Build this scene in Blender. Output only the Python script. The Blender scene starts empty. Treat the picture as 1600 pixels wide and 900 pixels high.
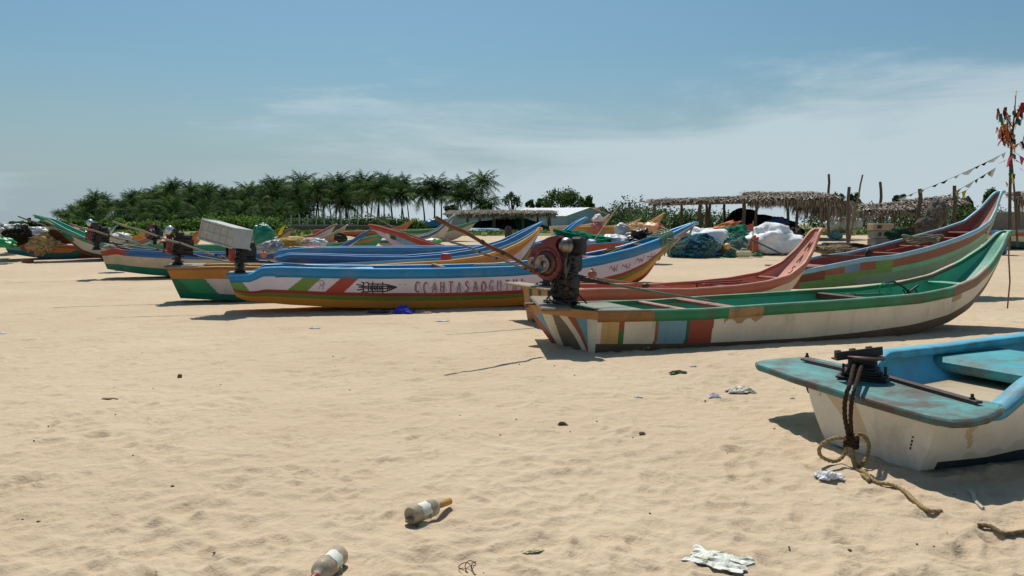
import bpy, math, random
import numpy as np
from mathutils import Vector, Matrix, noise as mnoise
R = math.radians
random.seed(7)
rng = np.random.default_rng(7)
scene = bpy.context.scene
COL = scene.collection

# ------------------------------------------------------------------ camera
FPX = 1250.0; CAMH = 1.55; PITCH = math.atan(100 / 1250)
cam_d = bpy.data.cameras.new('camera'); cam = bpy.data.objects.new('camera', cam_d); COL.objects.link(cam)
cam.location = (0, 0, CAMH); cam.rotation_euler = (math.pi / 2 - PITCH, 0, 0)
cam_d.sensor_width = 36; cam_d.lens = 36 * FPX / 1600; cam_d.clip_start = .05; cam_d.clip_end = 6000
scene.camera = cam
# ------------------------------------------------------------------ sky, sun, exposure
SUN_EL = R(58); SUN_AZ = R(-10)            # azimuth from +Y, positive to +X
sv = Vector((math.sin(SUN_AZ) * math.cos(SUN_EL), math.cos(SUN_AZ) * math.cos(SUN_EL), math.sin(SUN_EL)))
world = bpy.data.worlds.new('World'); scene.world = world; world.use_nodes = True
wn = world.node_tree.nodes; wl = world.node_tree.links; wn.clear()
wo = wn.new('ShaderNodeOutputWorld'); bg = wn.new('ShaderNodeBackground'); bg.inputs[1].default_value = .103
sky = wn.new('ShaderNodeTexSky'); sky.sky_type = 'NISHITA'; sky.sun_disc = False
sky.sun_elevation = SUN_EL; sky.sun_rotation = SUN_AZ
sky.altitude = 0; sky.air_density = 1.15; sky.dust_density = 1.8; sky.ozone_density = 1.9
tc = wn.new('ShaderNodeTexCoord'); sep = wn.new('ShaderNodeSeparateXYZ'); wl.new(tc.outputs['Generated'], sep.inputs[0])
mp = wn.new('ShaderNodeMapping'); mp.inputs['Scale'].default_value = (2.2, 2.2, 13); mp.inputs['Location'].default_value = (3.1, 1.7, .4)
mp.inputs['Rotation'].default_value = (0, R(-5), 0)
wl.new(tc.outputs['Generated'], mp.inputs[0])
nz = wn.new('ShaderNodeTexNoise'); nz.inputs['Scale'].default_value = 1.35; nz.inputs['Detail'].default_value = 9; nz.inputs['Roughness'].default_value = .6
nz.inputs['Distortion'].default_value = .35
wl.new(mp.outputs[0], nz.inputs['Vector'])
def wmath(op, a, b=None, c=None, clamp=False):
    n = wn.new('ShaderNodeMath'); n.operation = op; n.use_clamp = clamp
    for i, x in enumerate((a, b, c)):
        if x is None: continue
        if isinstance(x, (int, float)): n.inputs[i].default_value = x
        else: wl.new(x, n.inputs[i])
    return n.outputs[0]
def wramp(x, a, b, lo=0., hi=1.):
    n = wn.new('ShaderNodeMapRange'); n.interpolation_type = 'SMOOTHSTEP'
    wl.new(x, n.inputs[0]); n.inputs[1].default_value = a; n.inputs[2].default_value = b
    n.inputs[3].default_value = lo; n.inputs[4].default_value = hi
    return n.outputs[0]
X, Z = sep.outputs[0], sep.outputs[2]
# bank of cirrus to the right, its top edge climbing to the right; thin streaks elsewhere
edge = wmath('SUBTRACT', wmath('ADD', wmath('MULTIPLY', X, .10), .136), Z)
edge = wmath('ADD', edge, wmath('MULTIPLY', wmath('SUBTRACT', nz.outputs[0], .5), .30))
bank = wmath('MULTIPLY', wramp(edge, -.03, .085), wramp(X, -.46, -.08))
streak = wmath('MULTIPLY', wramp(nz.outputs[0], .54, .74), wramp(Z, .34, .12))
cl = wmath('MAXIMUM', wmath('MULTIPLY', bank, .76), wmath('MULTIPLY', streak, .5))
low = wramp(Z, .22, -.01, 0., .85)
tn = wn.new('ShaderNodeMix'); tn.data_type = 'RGBA'; tn.blend_type = 'MULTIPLY'; tn.inputs['Factor'].default_value = 1; wl.new(sky.outputs[0], tn.inputs['A']); tn.inputs['B'].default_value = (.45, .66, .73, 1)
mix = wn.new('ShaderNodeMix'); mix.data_type = 'RGBA'
wl.new(low, mix.inputs['Factor']); wl.new(tn.outputs['Result'], mix.inputs['A']); mix.inputs['B'].default_value = (3.6, 4.5, 5.05, 1)
mix2 = wn.new('ShaderNodeMix'); mix2.data_type = 'RGBA'; wl.new(cl, mix2.inputs['Factor']); wl.new(mix.outputs['Result'], mix2.inputs['A']); mix2.inputs['B'].default_value = (5.5, 6.45, 6.95, 1)
wl.new(mix2.outputs['Result'], bg.inputs[0]); wl.new(bg.outputs[0], wo.inputs[0])
sun_d = bpy.data.lights.new('sun', 'SUN'); sun = bpy.data.objects.new('sun', sun_d); COL.objects.link(sun)
sun_d.energy = 4.3; sun_d.angle = R(.6); sun_d.color = (1, .95, .885)
sun.rotation_euler = (-sv).to_track_quat('-Z', 'Y').to_euler()
scene.view_settings.view_transform = 'Standard'; scene.view_settings.look = 'None'
scene.view_settings.exposure = .0; scene.view_settings.gamma = 1
scene.cycles.max_bounces = 6; scene.cycles.transparent_max_bounces = 6
scene.cycles.use_denoising = True

# ------------------------------------------------------------------ helpers
def lin(h):
    h = h.lstrip('#'); v = [int(h[i:i + 2], 16) / 255 for i in (0, 2, 4)]
    return tuple(x / 12.92 if x <= .04045 else ((x + .055) / 1.055) ** 2.4 for x in v)
def ray(u, v):
    x = (u - 800) / FPX; y = -(v - 450) / FPX; c, s = math.cos(PITCH), math.sin(PITCH)
    return Vector((x, c + y * s, -s + y * c))
CP = Vector((0, 0, CAMH))
def at(u, v, Y):
    d = ray(u, v); return CP + d * (Y / d.y)
def proj(p):
    c, s = math.cos(PITCH), math.sin(PITCH); dz = p[2] - CAMH
    dep = p[1] * c - dz * s; up = p[1] * s + dz * c
    return 800 + FPX * p[0] / dep, 450 - FPX * up / dep
def ss(a, b, x): 
    t = np.clip((np.asarray(x, float) - a) / (b - a), 0, 1); return t * t * (3 - 2 * t)
def gz(x, y):
    """large shape of the beach: a flat shore that climbs to a low berm where the sheds stand"""
    return float(.75 * ss(21, 48, y))
def gp(u, v):
    """ground point seen at pixel u, v"""
    d = ray(u, v); z = 0.
    for _ in range(30):
        t = (z - CAMH) / d.z; p = CP + d * t; z = .6 * z + .4 * gz(p.x, p.y)
    return Vector((p.x, p.y, gz(p.x, p.y)))

def jit(c, a=.06):
    k = 1 + random.uniform(-a, a); return tuple(min(1, max(0, x * k * (1 + random.uniform(-a, a) * .3))) for x in c)

class MB:
    """collects faces with a colour each"""
    def __init__(s): s.v = []; s.f = []; s.c = []; s.sm = []
    def add(s, vs, fs, col, smooth=False):
        o = len(s.v); s.v.extend([tuple(v) for v in vs])
        single = not (isinstance(col, list))
        for i, f in enumerate(fs):
            s.f.append([o + j for j in f]); s.c.append(col if single else col[i]); s.sm.append(smooth)
    def box(s, c, size, col, rot=None, bev=0):
        hx, hy, hz = [x / 2 for x in size]; M = rot if rot is not None else Matrix.Identity(3); c = Vector(c)
        if bev:
            b = min(bev, hx * .9, hy * .9, hz * .9)
            vs = []; idx = {}
            for sx in (-1, 1):
                for sy in (-1, 1):
                    for sz in (-1, 1):
                        for k, (ax, ay, az) in enumerate(((0, 1, 1), (1, 0, 1), (1, 1, 0))):
                            idx[(sx, sy, sz, k)] = len(vs)
                            vs.append(c + M @ Vector((sx * (hx - b * ax), sy * (hy - b * ay), sz * (hz - b * az))))
            fs = []
            for k in range(3):
                o = [i for i in range(3) if i != k]
                for sg in (-1, 1):
                    loop = []
                    for a, b2 in ((-1, -1), (1, -1), (1, 1), (-1, 1)):
                        t = [0, 0, 0]; t[k] = sg; t[o[0]] = a; t[o[1]] = b2; loop.append(idx[(t[0], t[1], t[2], k)])
                    fs.append(loop)
            for k in range(3):                         # edges along axis k
                o = [i for i in range(3) if i != k]
                for a in (-1, 1):
                    for b2 in (-1, 1):
                        t0 = [0, 0, 0]; t0[o[0]] = a; t0[o[1]] = b2; t1 = list(t0); t0[k] = -1; t1[k] = 1
                        fs.append([idx[(*t0, o[0])], idx[(*t1, o[0])], idx[(*t1, o[1])], idx[(*t0, o[1])]])
            for sx in (-1, 1):
                for sy in (-1, 1):
                    for sz in (-1, 1): fs.append([idx[(sx, sy, sz, k)] for k in range(3)])
            s.add(vs, fs, col); return
        vs = [c + M @ Vector((x * hx, y * hy, z * hz)) for x in (-1, 1) for y in (-1, 1) for z in (-1, 1)]
        s.add(vs, [(0, 1, 3, 2), (4, 6, 7, 5), (0, 4, 5, 1), (2, 3, 7, 6), (0, 2, 6, 4), (1, 5, 7, 3)], col)
    def tube(s, pts, r, col, n=8, cap=True, smooth=True):
        pts = [Vector(p) for p in pts]; m = len(pts)
        rs = r if isinstance(r, (list, tuple)) else [r] * m
        vs = []; T0 = (pts[1] - pts[0]).normalized()
        a = Vector((0, 0, 1)) if abs(T0.z) < .9 else Vector((1, 0, 0)); U = T0.cross(a).normalized()
        for i, p in enumerate(pts):
            T = (pts[min(i + 1, m - 1)] - pts[max(i - 1, 0)]).normalized()
            U = (U - T * U.dot(T)).normalized(); V = T.cross(U)
            for k in range(n):
                an = 2 * math.pi * k / n; vs.append(p + (U * math.cos(an) + V * math.sin(an)) * rs[i])
        fs = [(i * n + k, i * n + (k + 1) % n, (i + 1) * n + (k + 1) % n, (i + 1) * n + k) for i in range(m - 1) for k in range(n)]
        s.add(vs, fs, col, smooth)
        if cap: s.add(vs[:n], [list(range(n))[::-1]], col); s.add(vs[-n:], [list(range(n))], col)
    def lathe(s, prof, o, axis, col, n=24, smooth=True):
        """prof: (distance along axis, radius)"""
        A = Vector(axis).normalized(); a = Vector((0, 0, 1)) if abs(A.z) < .9 else Vector((1, 0, 0)); U = A.cross(a).normalized(); V = A.cross(U); o = Vector(o)
        vs = [o + A * h + (U * math.cos(2 * math.pi * k / n) + V * math.sin(2 * math.pi * k / n)) * r for h, r in prof for k in range(n)]
        m = len(prof)
        s.add(vs, [(i * n + k, i * n + (k + 1) % n, (i + 1) * n + (k + 1) % n, (i + 1) * n + k) for i in range(m - 1) for k in range(n)], col, smooth)
        if prof[0][1] > 1e-4: s.add(vs[:n], [list(range(n))[::-1]], col)
        if prof[-1][1] > 1e-4: s.add(vs[-n:], [list(range(n))], col)
    def blob(s, c, rad, col, rot=None, nu=28, nv=16, amp=.12, fr=2.2, seed=0, fold=0, ground=None, cfun=None, power=1.):
        """lumpy ellipsoid: bags, sacks, heaps"""
        M = rot if rot is not None else Matrix.Identity(3); c = Vector(c); vs = []; cs = []
        so = Vector((seed * 7.13, seed * 3.7, seed * 1.9))
        for j in range(nv + 1):
            ph = math.pi * j / nv
            for i in range(nu):
                th = 2 * math.pi * i / nu
                d = Vector((math.sin(ph) * math.cos(th), math.sin(ph) * math.sin(th), math.cos(ph)))
                k = 1 + amp * mnoise.noise(d * fr + so) * 2 + amp * .6 * mnoise.noise(d * fr * 2.7 + so)
                if fold: k += fold * abs(mnoise.noise(Vector((d.x * 4, d.y * 4, d.z * 1.2)) * 1.6 + so))
                q = d * k
                if power != 1: q = Vector([math.copysign(abs(x) ** power, x) for x in q])
                p = c + M @ Vector((q.x * rad[0], q.y * rad[1], q.z * rad[2]))
                if ground is not None: p.z = max(p.z, ground + .004 + .01 * d.x * d.y)
                vs.append(p)
        fs = []
        for j in range(nv):
            for i in range(nu):
                fs.append((j * nu + i, (j + 1) * nu + i, (j + 1) * nu + (i + 1) % nu, j * nu + (i + 1) % nu))
                if cfun: cs.append(cfun(vs[j * nu + i], i / nu, j / nv))
        s.add(vs, fs, cs if cfun else col, True)
    def extrude(s, out, o, U, V, N, th, col, smooth=False):
        """2D outline (list of (a,b)) in plane U,V at o, thickness th along N"""
        o = Vector(o); m = len(out); A = [o + U * a + V * b for a, b in out]; B = [p + N * th for p in A]
        s.add(A + B, [list(range(m))[::-1], [m + i for i in range(m)]] + [(i, (i + 1) % m, m + (i + 1) % m, m + i) for i in range(m)], col, smooth)
    def make(s, name, mat, parent=None, base=None, soft=None):
        me = bpy.data.meshes.new(name); 
        b = Vector(base) if base is not None else (world_loc(parent) if parent is not None else Vector((0, 0, 0)))
        V = np.array(s.v, dtype=np.float64).reshape(-1, 3) - np.array(b)
        me.from_pydata(V.tolist(), [], s.f)
        at_ = me.color_attributes.new('Col', 'FLOAT_COLOR', 'CORNER')
        cols = np.ones((len(me.loops), 4), dtype=np.float32)
        ln = np.array([len(f) for f in s.f]); cc = np.array([c[:3] for c in s.c], dtype=np.float32)
        cols[:, :3] = np.repeat(cc, ln, axis=0); at_.data.foreach_set('color', cols.ravel())
        me.polygons.foreach_set('use_smooth', s.sm)
        me.materials.append(mat); me.update()
        o = bpy.data.objects.new(name, me); COL.objects.link(o)
        if parent is not None: o.parent = parent
        else: o.location = b
        return o
def world_loc(o):
    p = Vector(o.location)
    while o.parent is not None: o = o.parent; p += Vector(o.location)
    return p
def tag(o, label, cat, group=None, kind=None):
    if label: o['label'] = label
    if cat: o['category'] = cat
    if group: o['group'] = group
    if kind: o['kind'] = kind
    return o
def thing(name, loc, label, cat, group=None):
    o = bpy.data.objects.new(name, None); COL.objects.link(o); o.location = loc; o.empty_display_size = .2
    return tag(o, label, cat, group)
def copy_tree(o, parent=None):
    c = o.copy(); COL.objects.link(c); c.parent = parent
    for ch in o.children: copy_tree(ch, c)
    return c

# ------------------------------------------------------------------ materials
def nodes(name):
    m = bpy.data.materials.new(name); m.use_nodes = True; nt = m.node_tree; b = nt.nodes['Principled BSDF']
    return m, nt, b
def tex(nt, scale, detail=4, rough=.55, vec=None, dist=0):
    n = nt.nodes.new('ShaderNodeTexNoise'); n.inputs['Scale'].default_value = scale; n.inputs['Detail'].default_value = detail
    n.inputs['Roughness'].default_value = rough; n.inputs['Distortion'].default_value = dist
    nt.links.new(vec, n.inputs['Vector']); return n.outputs[0]
def mr(nt, x, a, b, lo, hi):
    n = nt.nodes.new('ShaderNodeMapRange'); nt.links.new(x, n.inputs[0])
    for i, v in enumerate((a, b, lo, hi)): n.inputs[i + 1].default_value = v
    return n.outputs[0]
def mixc(nt, f, a, b, mode='MIX'):
    n = nt.nodes.new('ShaderNodeMix'); n.data_type = 'RGBA'; n.blend_type = mode
    for k, x in (('Factor', f), ('A', a), ('B', b)):
        if hasattr(x, 'is_linked') or hasattr(x, 'links'): nt.links.new(x, n.inputs[k])
        elif isinstance(x, (int, float)): n.inputs[k].default_value = x
        else: n.inputs[k].default_value = (*x, 1)
    return n.outputs['Result']
def surf(name, rough=.5, var=.18, vscale=3, fine=40, bump=.25, bscale=30, bdist=.004, dirt=None, dirt_amt=.5, dirt_scale=1.6, dirt_lo=.52, dirt_hi=.68,
         chips=None, chip_scale=9, stretch=(1, 1, 1), spec=.4, metal=0, trans=0, sheen=0, streak=None, transl=0):
    """a surface whose paint colour is the face colour, broken up by fading, dirt, chips and grain"""
    m, nt, b = nodes(name)
    co = nt.nodes.new('ShaderNodeTexCoord'); mpn = nt.nodes.new('ShaderNodeMapping'); mpn.inputs['Scale'].default_value = stretch
    nt.links.new(co.outputs['Object'], mpn.inputs[0]); V = mpn.outputs[0]
    oi = nt.nodes.new('ShaderNodeObjectInfo'); ad = nt.nodes.new('ShaderNodeVectorMath'); ad.operation = 'ADD'
    mu = nt.nodes.new('ShaderNodeMath'); mu.operation = 'MULTIPLY'; mu.inputs[1].default_value = 37; nt.links.new(oi.outputs['Random'], mu.inputs[0])
    nt.links.new(V, ad.inputs[0]); nt.links.new(mu.outputs[0], ad.inputs[1]); V = ad.outputs[0]
    at_ = nt.nodes.new('ShaderNodeAttribute'); at_.attribute_name = 'Col'; c = at_.outputs['Color']
    n1 = tex(nt, vscale, 6, .6, V); n2 = tex(nt, fine, 3, .6, V)
    k = nt.nodes.new('ShaderNodeMath'); k.operation = 'ADD'
    nt.links.new(mr(nt, n1, .3, .7, -var, var), k.inputs[0]); nt.links.new(mr(nt, n2, .3, .7, 1 - var * .4, 1 + var * .4), k.inputs[1])
    g = nt.nodes.new('ShaderNodeCombineColor'); [nt.links.new(k.outputs[0], g.inputs[i]) for i in range(3)]
    c = mixc(nt, 1., c, g.outputs[0], 'MULTIPLY')
    if dirt:
        d1 = tex(nt, dirt_scale, 8, .68, V, .3); f = mr(nt, d1, dirt_lo, dirt_hi, 0, dirt_amt)
        c = mixc(nt, f, c, dirt)
    if streak:
        m2 = nt.nodes.new('ShaderNodeMapping'); m2.inputs['Scale'].default_value = (9, 9, .7); nt.links.new(co.outputs['Object'], m2.inputs[0])
        d2 = tex(nt, 1., 5, .6, m2.outputs[0]); c = mixc(nt, mr(nt, d2, .55, .72, 0, .22), c, streak)
    if chips:
        d3 = tex(nt, chip_scale, 9, .75, V); c = mixc(nt, mr(nt, d3, .66, .68, 0, .85), c, chips)
    nt.links.new(c, b.inputs['Base Color'])
    b.inputs['Roughness'].default_value = rough; b.inputs['Specular IOR Level'].default_value = spec; b.inputs['Metallic'].default_value = metal
    if trans: b.inputs['Transmission Weight'].default_value = trans
    bn = nt.nodes.new('ShaderNodeBump'); bn.inputs['Strength'].default_value = bump; bn.inputs['Distance'].default_value = bdist
    nt.links.new(tex(nt, bscale, 5, .65, V), bn.inputs['Height']); nt.links.new(bn.outputs[0], b.inputs['Normal'])
    if transl:
        tb = nt.nodes.new('ShaderNodeBsdfTranslucent'); nt.links.new(c, tb.inputs[0]); ms = nt.nodes.new('ShaderNodeMixShader'); ms.inputs[0].default_value = transl
        nt.links.new(b.outputs[0], ms.inputs[1]); nt.links.new(tb.outputs[0], ms.inputs[2]); nt.links.new(ms.outputs[0], nt.nodes['Material Output'].inputs[0])
    return m
M_PAINT = surf('boat_paint', .5, .12, 1.7, 60, .35, 22, .006, dirt=lin('#8b7a62'), dirt_amt=.42, dirt_scale=1.3, chips=lin('#b9a688'), chip_scale=6, streak=lin('#6e5a45'))
M_OLD = surf('worn_boat_paint', .6, .2, 2.5, 50, .5, 30, .006, dirt=lin('#6a5644'), dirt_amt=.6, dirt_scale=2.6, dirt_lo=.5, dirt_hi=.62, chips=lin('#a89678'), chip_scale=11, streak=lin('#6b4a35'))
M_CLEAN = surf('boat_paint_fresh', .42, .1, 1.5, 60, .3, 18, .006, dirt=lin('#a59a86'), dirt_amt=.22, dirt_scale=1.2)
M_WOOD = surf('weathered_wood', .85, .25, 6, 70, .7, 60, .006, stretch=(1, 1, 1), dirt=lin('#3d3128'), dirt_amt=.5, dirt_scale=5)
M_METAL = surf('greasy_iron', .55, .35, 9, 60, .6, 50, .004, dirt=lin('#5a3420'), dirt_amt=.6, dirt_scale=8, spec=.5)
M_RED = surf('engine_enamel', .5, .2, 7, 60, .4, 40, .004, dirt=lin('#3a2018'), dirt_amt=.6, dirt_scale=6, spec=.5)
M_SILVER = surf('dull_steel', .38, .3, 12, 80, .4, 60, .003, dirt=lin('#6b4226'), dirt_amt=.7, dirt_scale=9, metal=.75)
M_PLASTIC = surf('plastic_sheet', .4, .12, 9, 60, .8, 14, .02, spec=.5)
M_CLOTH = surf('cloth', .85, .15, 8, 90, .9, 16, .02)
M_NET = surf('fishing_net', .9, .35, 14, 120, 1., 70, .03, spec=.1)
M_ROPE = surf('rope_fibre', .9, .3, 40, 150, 1., 220, .004, spec=.1)
M_THATCH = surf('dry_palm_leaf', .9, .3, 5, 60, .4, 30, .01, spec=.15)
M_LEAF = surf('leaf', .6, .3, .8, 6, .1, 20, .01, spec=.25, transl=.4)
M_PALM = surf('palm_frond', .75, .35, .5, 4, .1, 20, .01, spec=.06, transl=.15)
M_THIN = surf('thin_cloth', .8, .1, 8, 90, .3, 16, .01, transl=.5)
M_BARK = surf('bark', .9, .25, 3, 30, .6, 12, .02, spec=.1)
M_CONC = surf('concrete', .9, .15, 4, 60, .5, 40, .006, dirt=lin('#6f675c'), dirt_amt=.5, spec=.15)
M_WALL = surf('painted_wall', .8, .08, .3, 5, .2, 5, .01, dirt=lin('#8f8f8c'), dirt_amt=.3, dirt_scale=.4, spec=.2)
M_PAPER = surf('paper', .8, .08, 20, 120, .6, 60, .004, dirt=lin('#a08f74'), dirt_amt=.4, dirt_scale=14)

# ================================================================== GROUND
def sand_mat():
    m, nt, b = nodes('beach_sand')
    co = nt.nodes.new('ShaderNodeTexCoord'); V = co.outputs['Object']
    a = tex(nt, .35, 6, .6, V); c = mixc(nt, mr(nt, a, .32, .68, 0, 1), lin('#bca78c'), lin('#cbb89b'))
    a = tex(nt, 5., 7, .65, V); c = mixc(nt, mr(nt, a, .35, .7, 0, .5), c, lin('#c2aa8c'))
    a = tex(nt, 320, 2, .6, V); c = mixc(nt, mr(nt, a, .55, .75, 0, .35), c, lin('#8a7358'))
    a = tex(nt, 24, 9, .8, V); a2 = tex(nt, 2.3, 5, .7, V); mm = nt.nodes.new('ShaderNodeMath'); mm.operation = 'MULTIPLY'
    nt.links.new(mr(nt, a, .5, .64, 0, .7), mm.inputs[0]); nt.links.new(mr(nt, a2, .5, .62, 0, 1), mm.inputs[1]); c = mixc(nt, mm.outputs[0], c, lin('#8a7458'))
    a = tex(nt, 9, 10, .85, V); c = mixc(nt, mr(nt, a, .66, .72, 0, .5), c, lin('#7d664c'))
    nt.links.new(c, b.inputs['Base Color']); b.inputs['Roughness'].default_value = .95; b.inputs['Specular IOR Level'].default_value = .12
    prev = None
    for sc, st, di in ((3.2, .5, .08), (14, .55, .03), (90, .5, .006), (420, .5, .002)):
        bn = nt.nodes.new('ShaderNodeBump'); bn.inputs['Strength'].default_value = st; bn.inputs['Distance'].default_value = di
        nt.links.new(tex(nt, sc, 5, .62, V), bn.inputs['Height'])
        if prev: nt.links.new(prev, bn.inputs['Normal'])
        prev = bn.outputs[0]
    nt.links.new(prev, b.inputs['Normal'])
    return m
def vnoise(x, y, seed):
    r = np.random.default_rng(seed); T = r.random((256, 256)); xi = np.floor(x).astype(int); yi = np.floor(y).astype(int)
    fx = x - xi; fy = y - yi; fx = fx * fx * (3 - 2 * fx); fy = fy * fy * (3 - 2 * fy)
    g = lambda a, b: T[a % 256, b % 256]
    return (g(xi, yi) * (1 - fx) + g(xi + 1, yi) * fx) * (1 - fy) + (g(xi, yi + 1) * (1 - fx) + g(xi + 1, yi + 1) * fx) * fy - .5
Ys = np.concatenate([[-60, -10, .3], np.exp(np.linspace(math.log(1.6), math.log(26), 620)), np.exp(np.linspace(math.log(27), math.log(4000), 110))])
kk = np.concatenate([-np.array([60, 12, 4, 2, 1.4]), np.linspace(-1.05, 1.05, 820), np.array([1.4, 2, 4, 12, 60])])
scl = np.maximum(Ys, 1.6)
GX = kk[None, :] * scl[:, None]; GY = np.repeat(Ys[:, None], len(kk), 1)
GZ = .75 * ss(21, 48, GY)
ux, uy = GX * .94 + GY * .34, -GX * .34 + GY * .94
hz = .026 * vnoise(ux / 2.3, uy / 2.0, 1) + .014 * vnoise(ux / .95, uy / .6, 2) + .007 * vnoise(ux / .33 + 5, uy / .25, 3) + .007 * vnoise(ux / .12, uy / .11, 4) + .004 * vnoise(ux / .05, uy / .05, 8)
hz *= np.clip(1.5 - GY / 60, .2, 1)
for i in range(3600):                       # scuffed footprints: oval dents with a pushed-up rim
    y = float(np.exp(rng.uniform(math.log(2), math.log(24)))); x = rng.uniform(-1.05, 1.05) * y
    r = rng.uniform(.035, .095); el = rng.uniform(1.2, 2.4); an = rng.uniform(0, math.pi); dp = rng.uniform(.003, .015)
    r0, r1 = np.searchsorted(Ys, [y - .5, y + .5])
    if r1 <= r0: continue
    sub = slice(max(r0, 3), r1); kx = np.searchsorted(kk, [(x - .5) / y, (x + .5) / y]); cs_ = slice(kx[0], kx[1])
    dx = GX[sub, cs_] - x; dy = GY[sub, cs_] - y
    a = dx * math.cos(an) + dy * math.sin(an); b = -dx * math.sin(an) + dy * math.cos(an)
    q = (a / (r * el)) ** 2 + (b / r) ** 2
    hz[sub, cs_] += dp * (-np.exp(-q * 1.3) + .6 * np.exp(-((np.sqrt(q) - 1.4) ** 2) * 9))
GZ = GZ + hz - .012
nr, nc = GX.shape
me = bpy.data.meshes.new('beach_ground'); idx = np.arange(nr * nc).reshape(nr, nc)
q = np.stack([idx[:-1, :-1], idx[:-1, 1:], idx[1:, 1:], idx[1:, :-1]], -1).reshape(-1, 4)
me.vertices.add(nr * nc); me.vertices.foreach_set('co', np.stack([GX, GY, GZ], -1).astype(np.float32).ravel())
me.loops.add(q.size); me.loops.foreach_set('vertex_index', q.ravel().astype(np.int32)); me.polygons.add(len(q))
me.polygons.foreach_set('loop_start', (np.arange(len(q)) * 4).astype(np.int32)); me.polygons.foreach_set('loop_total', np.full(len(q), 4, np.int32))
me.update(calc_edges=True); me.polygons.foreach_set('use_smooth', [True] * len(q)); me.materials.append(sand_mat())
gr = bpy.data.objects.new('beach_ground', me); COL.objects.link(gr); gr['kind'] = 'structure'

def mz(x, y):
    """height of the sand itself at a point, ripples and footprints included"""
    r = min(max(int(np.searchsorted(Ys, y)), 0), nr - 1); c = min(max(int(np.searchsorted(kk, x / scl[r])), 0), nc - 1); return float(GZ[r, c])
_gp = gp
def gp(u, v):
    p = _gp(u, v)
    for _ in range(3): d = ray(u, v); t = (mz(p.x, p.y) - CAMH) / d.z; p = CP + d * t
    return Vector((p.x, p.y, mz(p.x, p.y)))

def grass_mat():
    m, nt, b = nodes('dry_meadow'); co = nt.nodes.new('ShaderNodeTexCoord'); V = co.outputs['Object']
    a = tex(nt, .12, 8, .7, V); c = mixc(nt, mr(nt, a, .4, .6, 0, 1), lin('#56702f'), lin('#7f8048'))
    a = tex(nt, 1.2, 6, .7, V); c = mixc(nt, mr(nt, a, .4, .7, 0, .6), c, lin('#46592a'))
    nt.links.new(c, b.inputs['Base Color']); b.inputs['Roughness'].default_value = 1; return m
mb = MB()                                   # meadow behind the berm, with a ragged near edge
N = 90; xs = np.linspace(-420, 420, N)
def gedge(x): return 54 + 4 * mnoise.noise(Vector((x * .05, 1.3, 0))) + (6 if x > 20 else 0)
vs = []; fs = []
for i, x in enumerate(xs):
    e = gedge(x * .3); vs += [(x * .3, e, .772), (x * .5, e + 40, .785), (x, 3500, .80)]
for i in range(N - 1): fs += [(3 * i, 3 * i + 3, 3 * i + 4, 3 * i + 1), (3 * i + 1, 3 * i + 4, 3 * i + 5, 3 * i + 2)]
mb.add(vs, fs, (.1, .1, .05)); o = mb.make('meadow_ground', grass_mat()); o['kind'] = 'structure'
mb = MB()
for i in range(16000):
    y = rng.uniform(52, 110); x = rng.uniform(-.75, .75) * y
    if y < gedge(x) + rng.uniform(-3, 2): continue
    if mnoise.noise(Vector((x * .12, y * .12, 4))) < -.12: continue
    h = rng.uniform(.08, .32); w = rng.uniform(.1, .35); a = rng.uniform(0, 3.14); dx, dy = w * math.cos(a), w * math.sin(a)
    c = jit(random.choice([lin('#566b2c'), lin('#6f7d3c'), lin('#8b8a52'), lin('#44592a')]), .25)
    mb.add([(x - dx, y - dy, .74), (x + dx, y + dy, .74), (x + dx * .3 + .05, y + dy * .4, .76 + h)], [(0, 1, 2)], c)
o = mb.make('meadow_grass', M_LEAF); tag(o, 'low green and straw coloured grass growing behind the sheds', 'grass', kind='stuff')

# ================================================================== BOATS
def smooth(a, k):
    if k < 1: return a
    p = np.concatenate([2 * a[0] - a[k:0:-1], a, 2 * a[-1] - a[-2:-k - 2:-1]])
    w = np.hanning(2 * k + 3)[1:-1]; w /= w.sum(); return np.convolve(p, w, 'valid')

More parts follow.
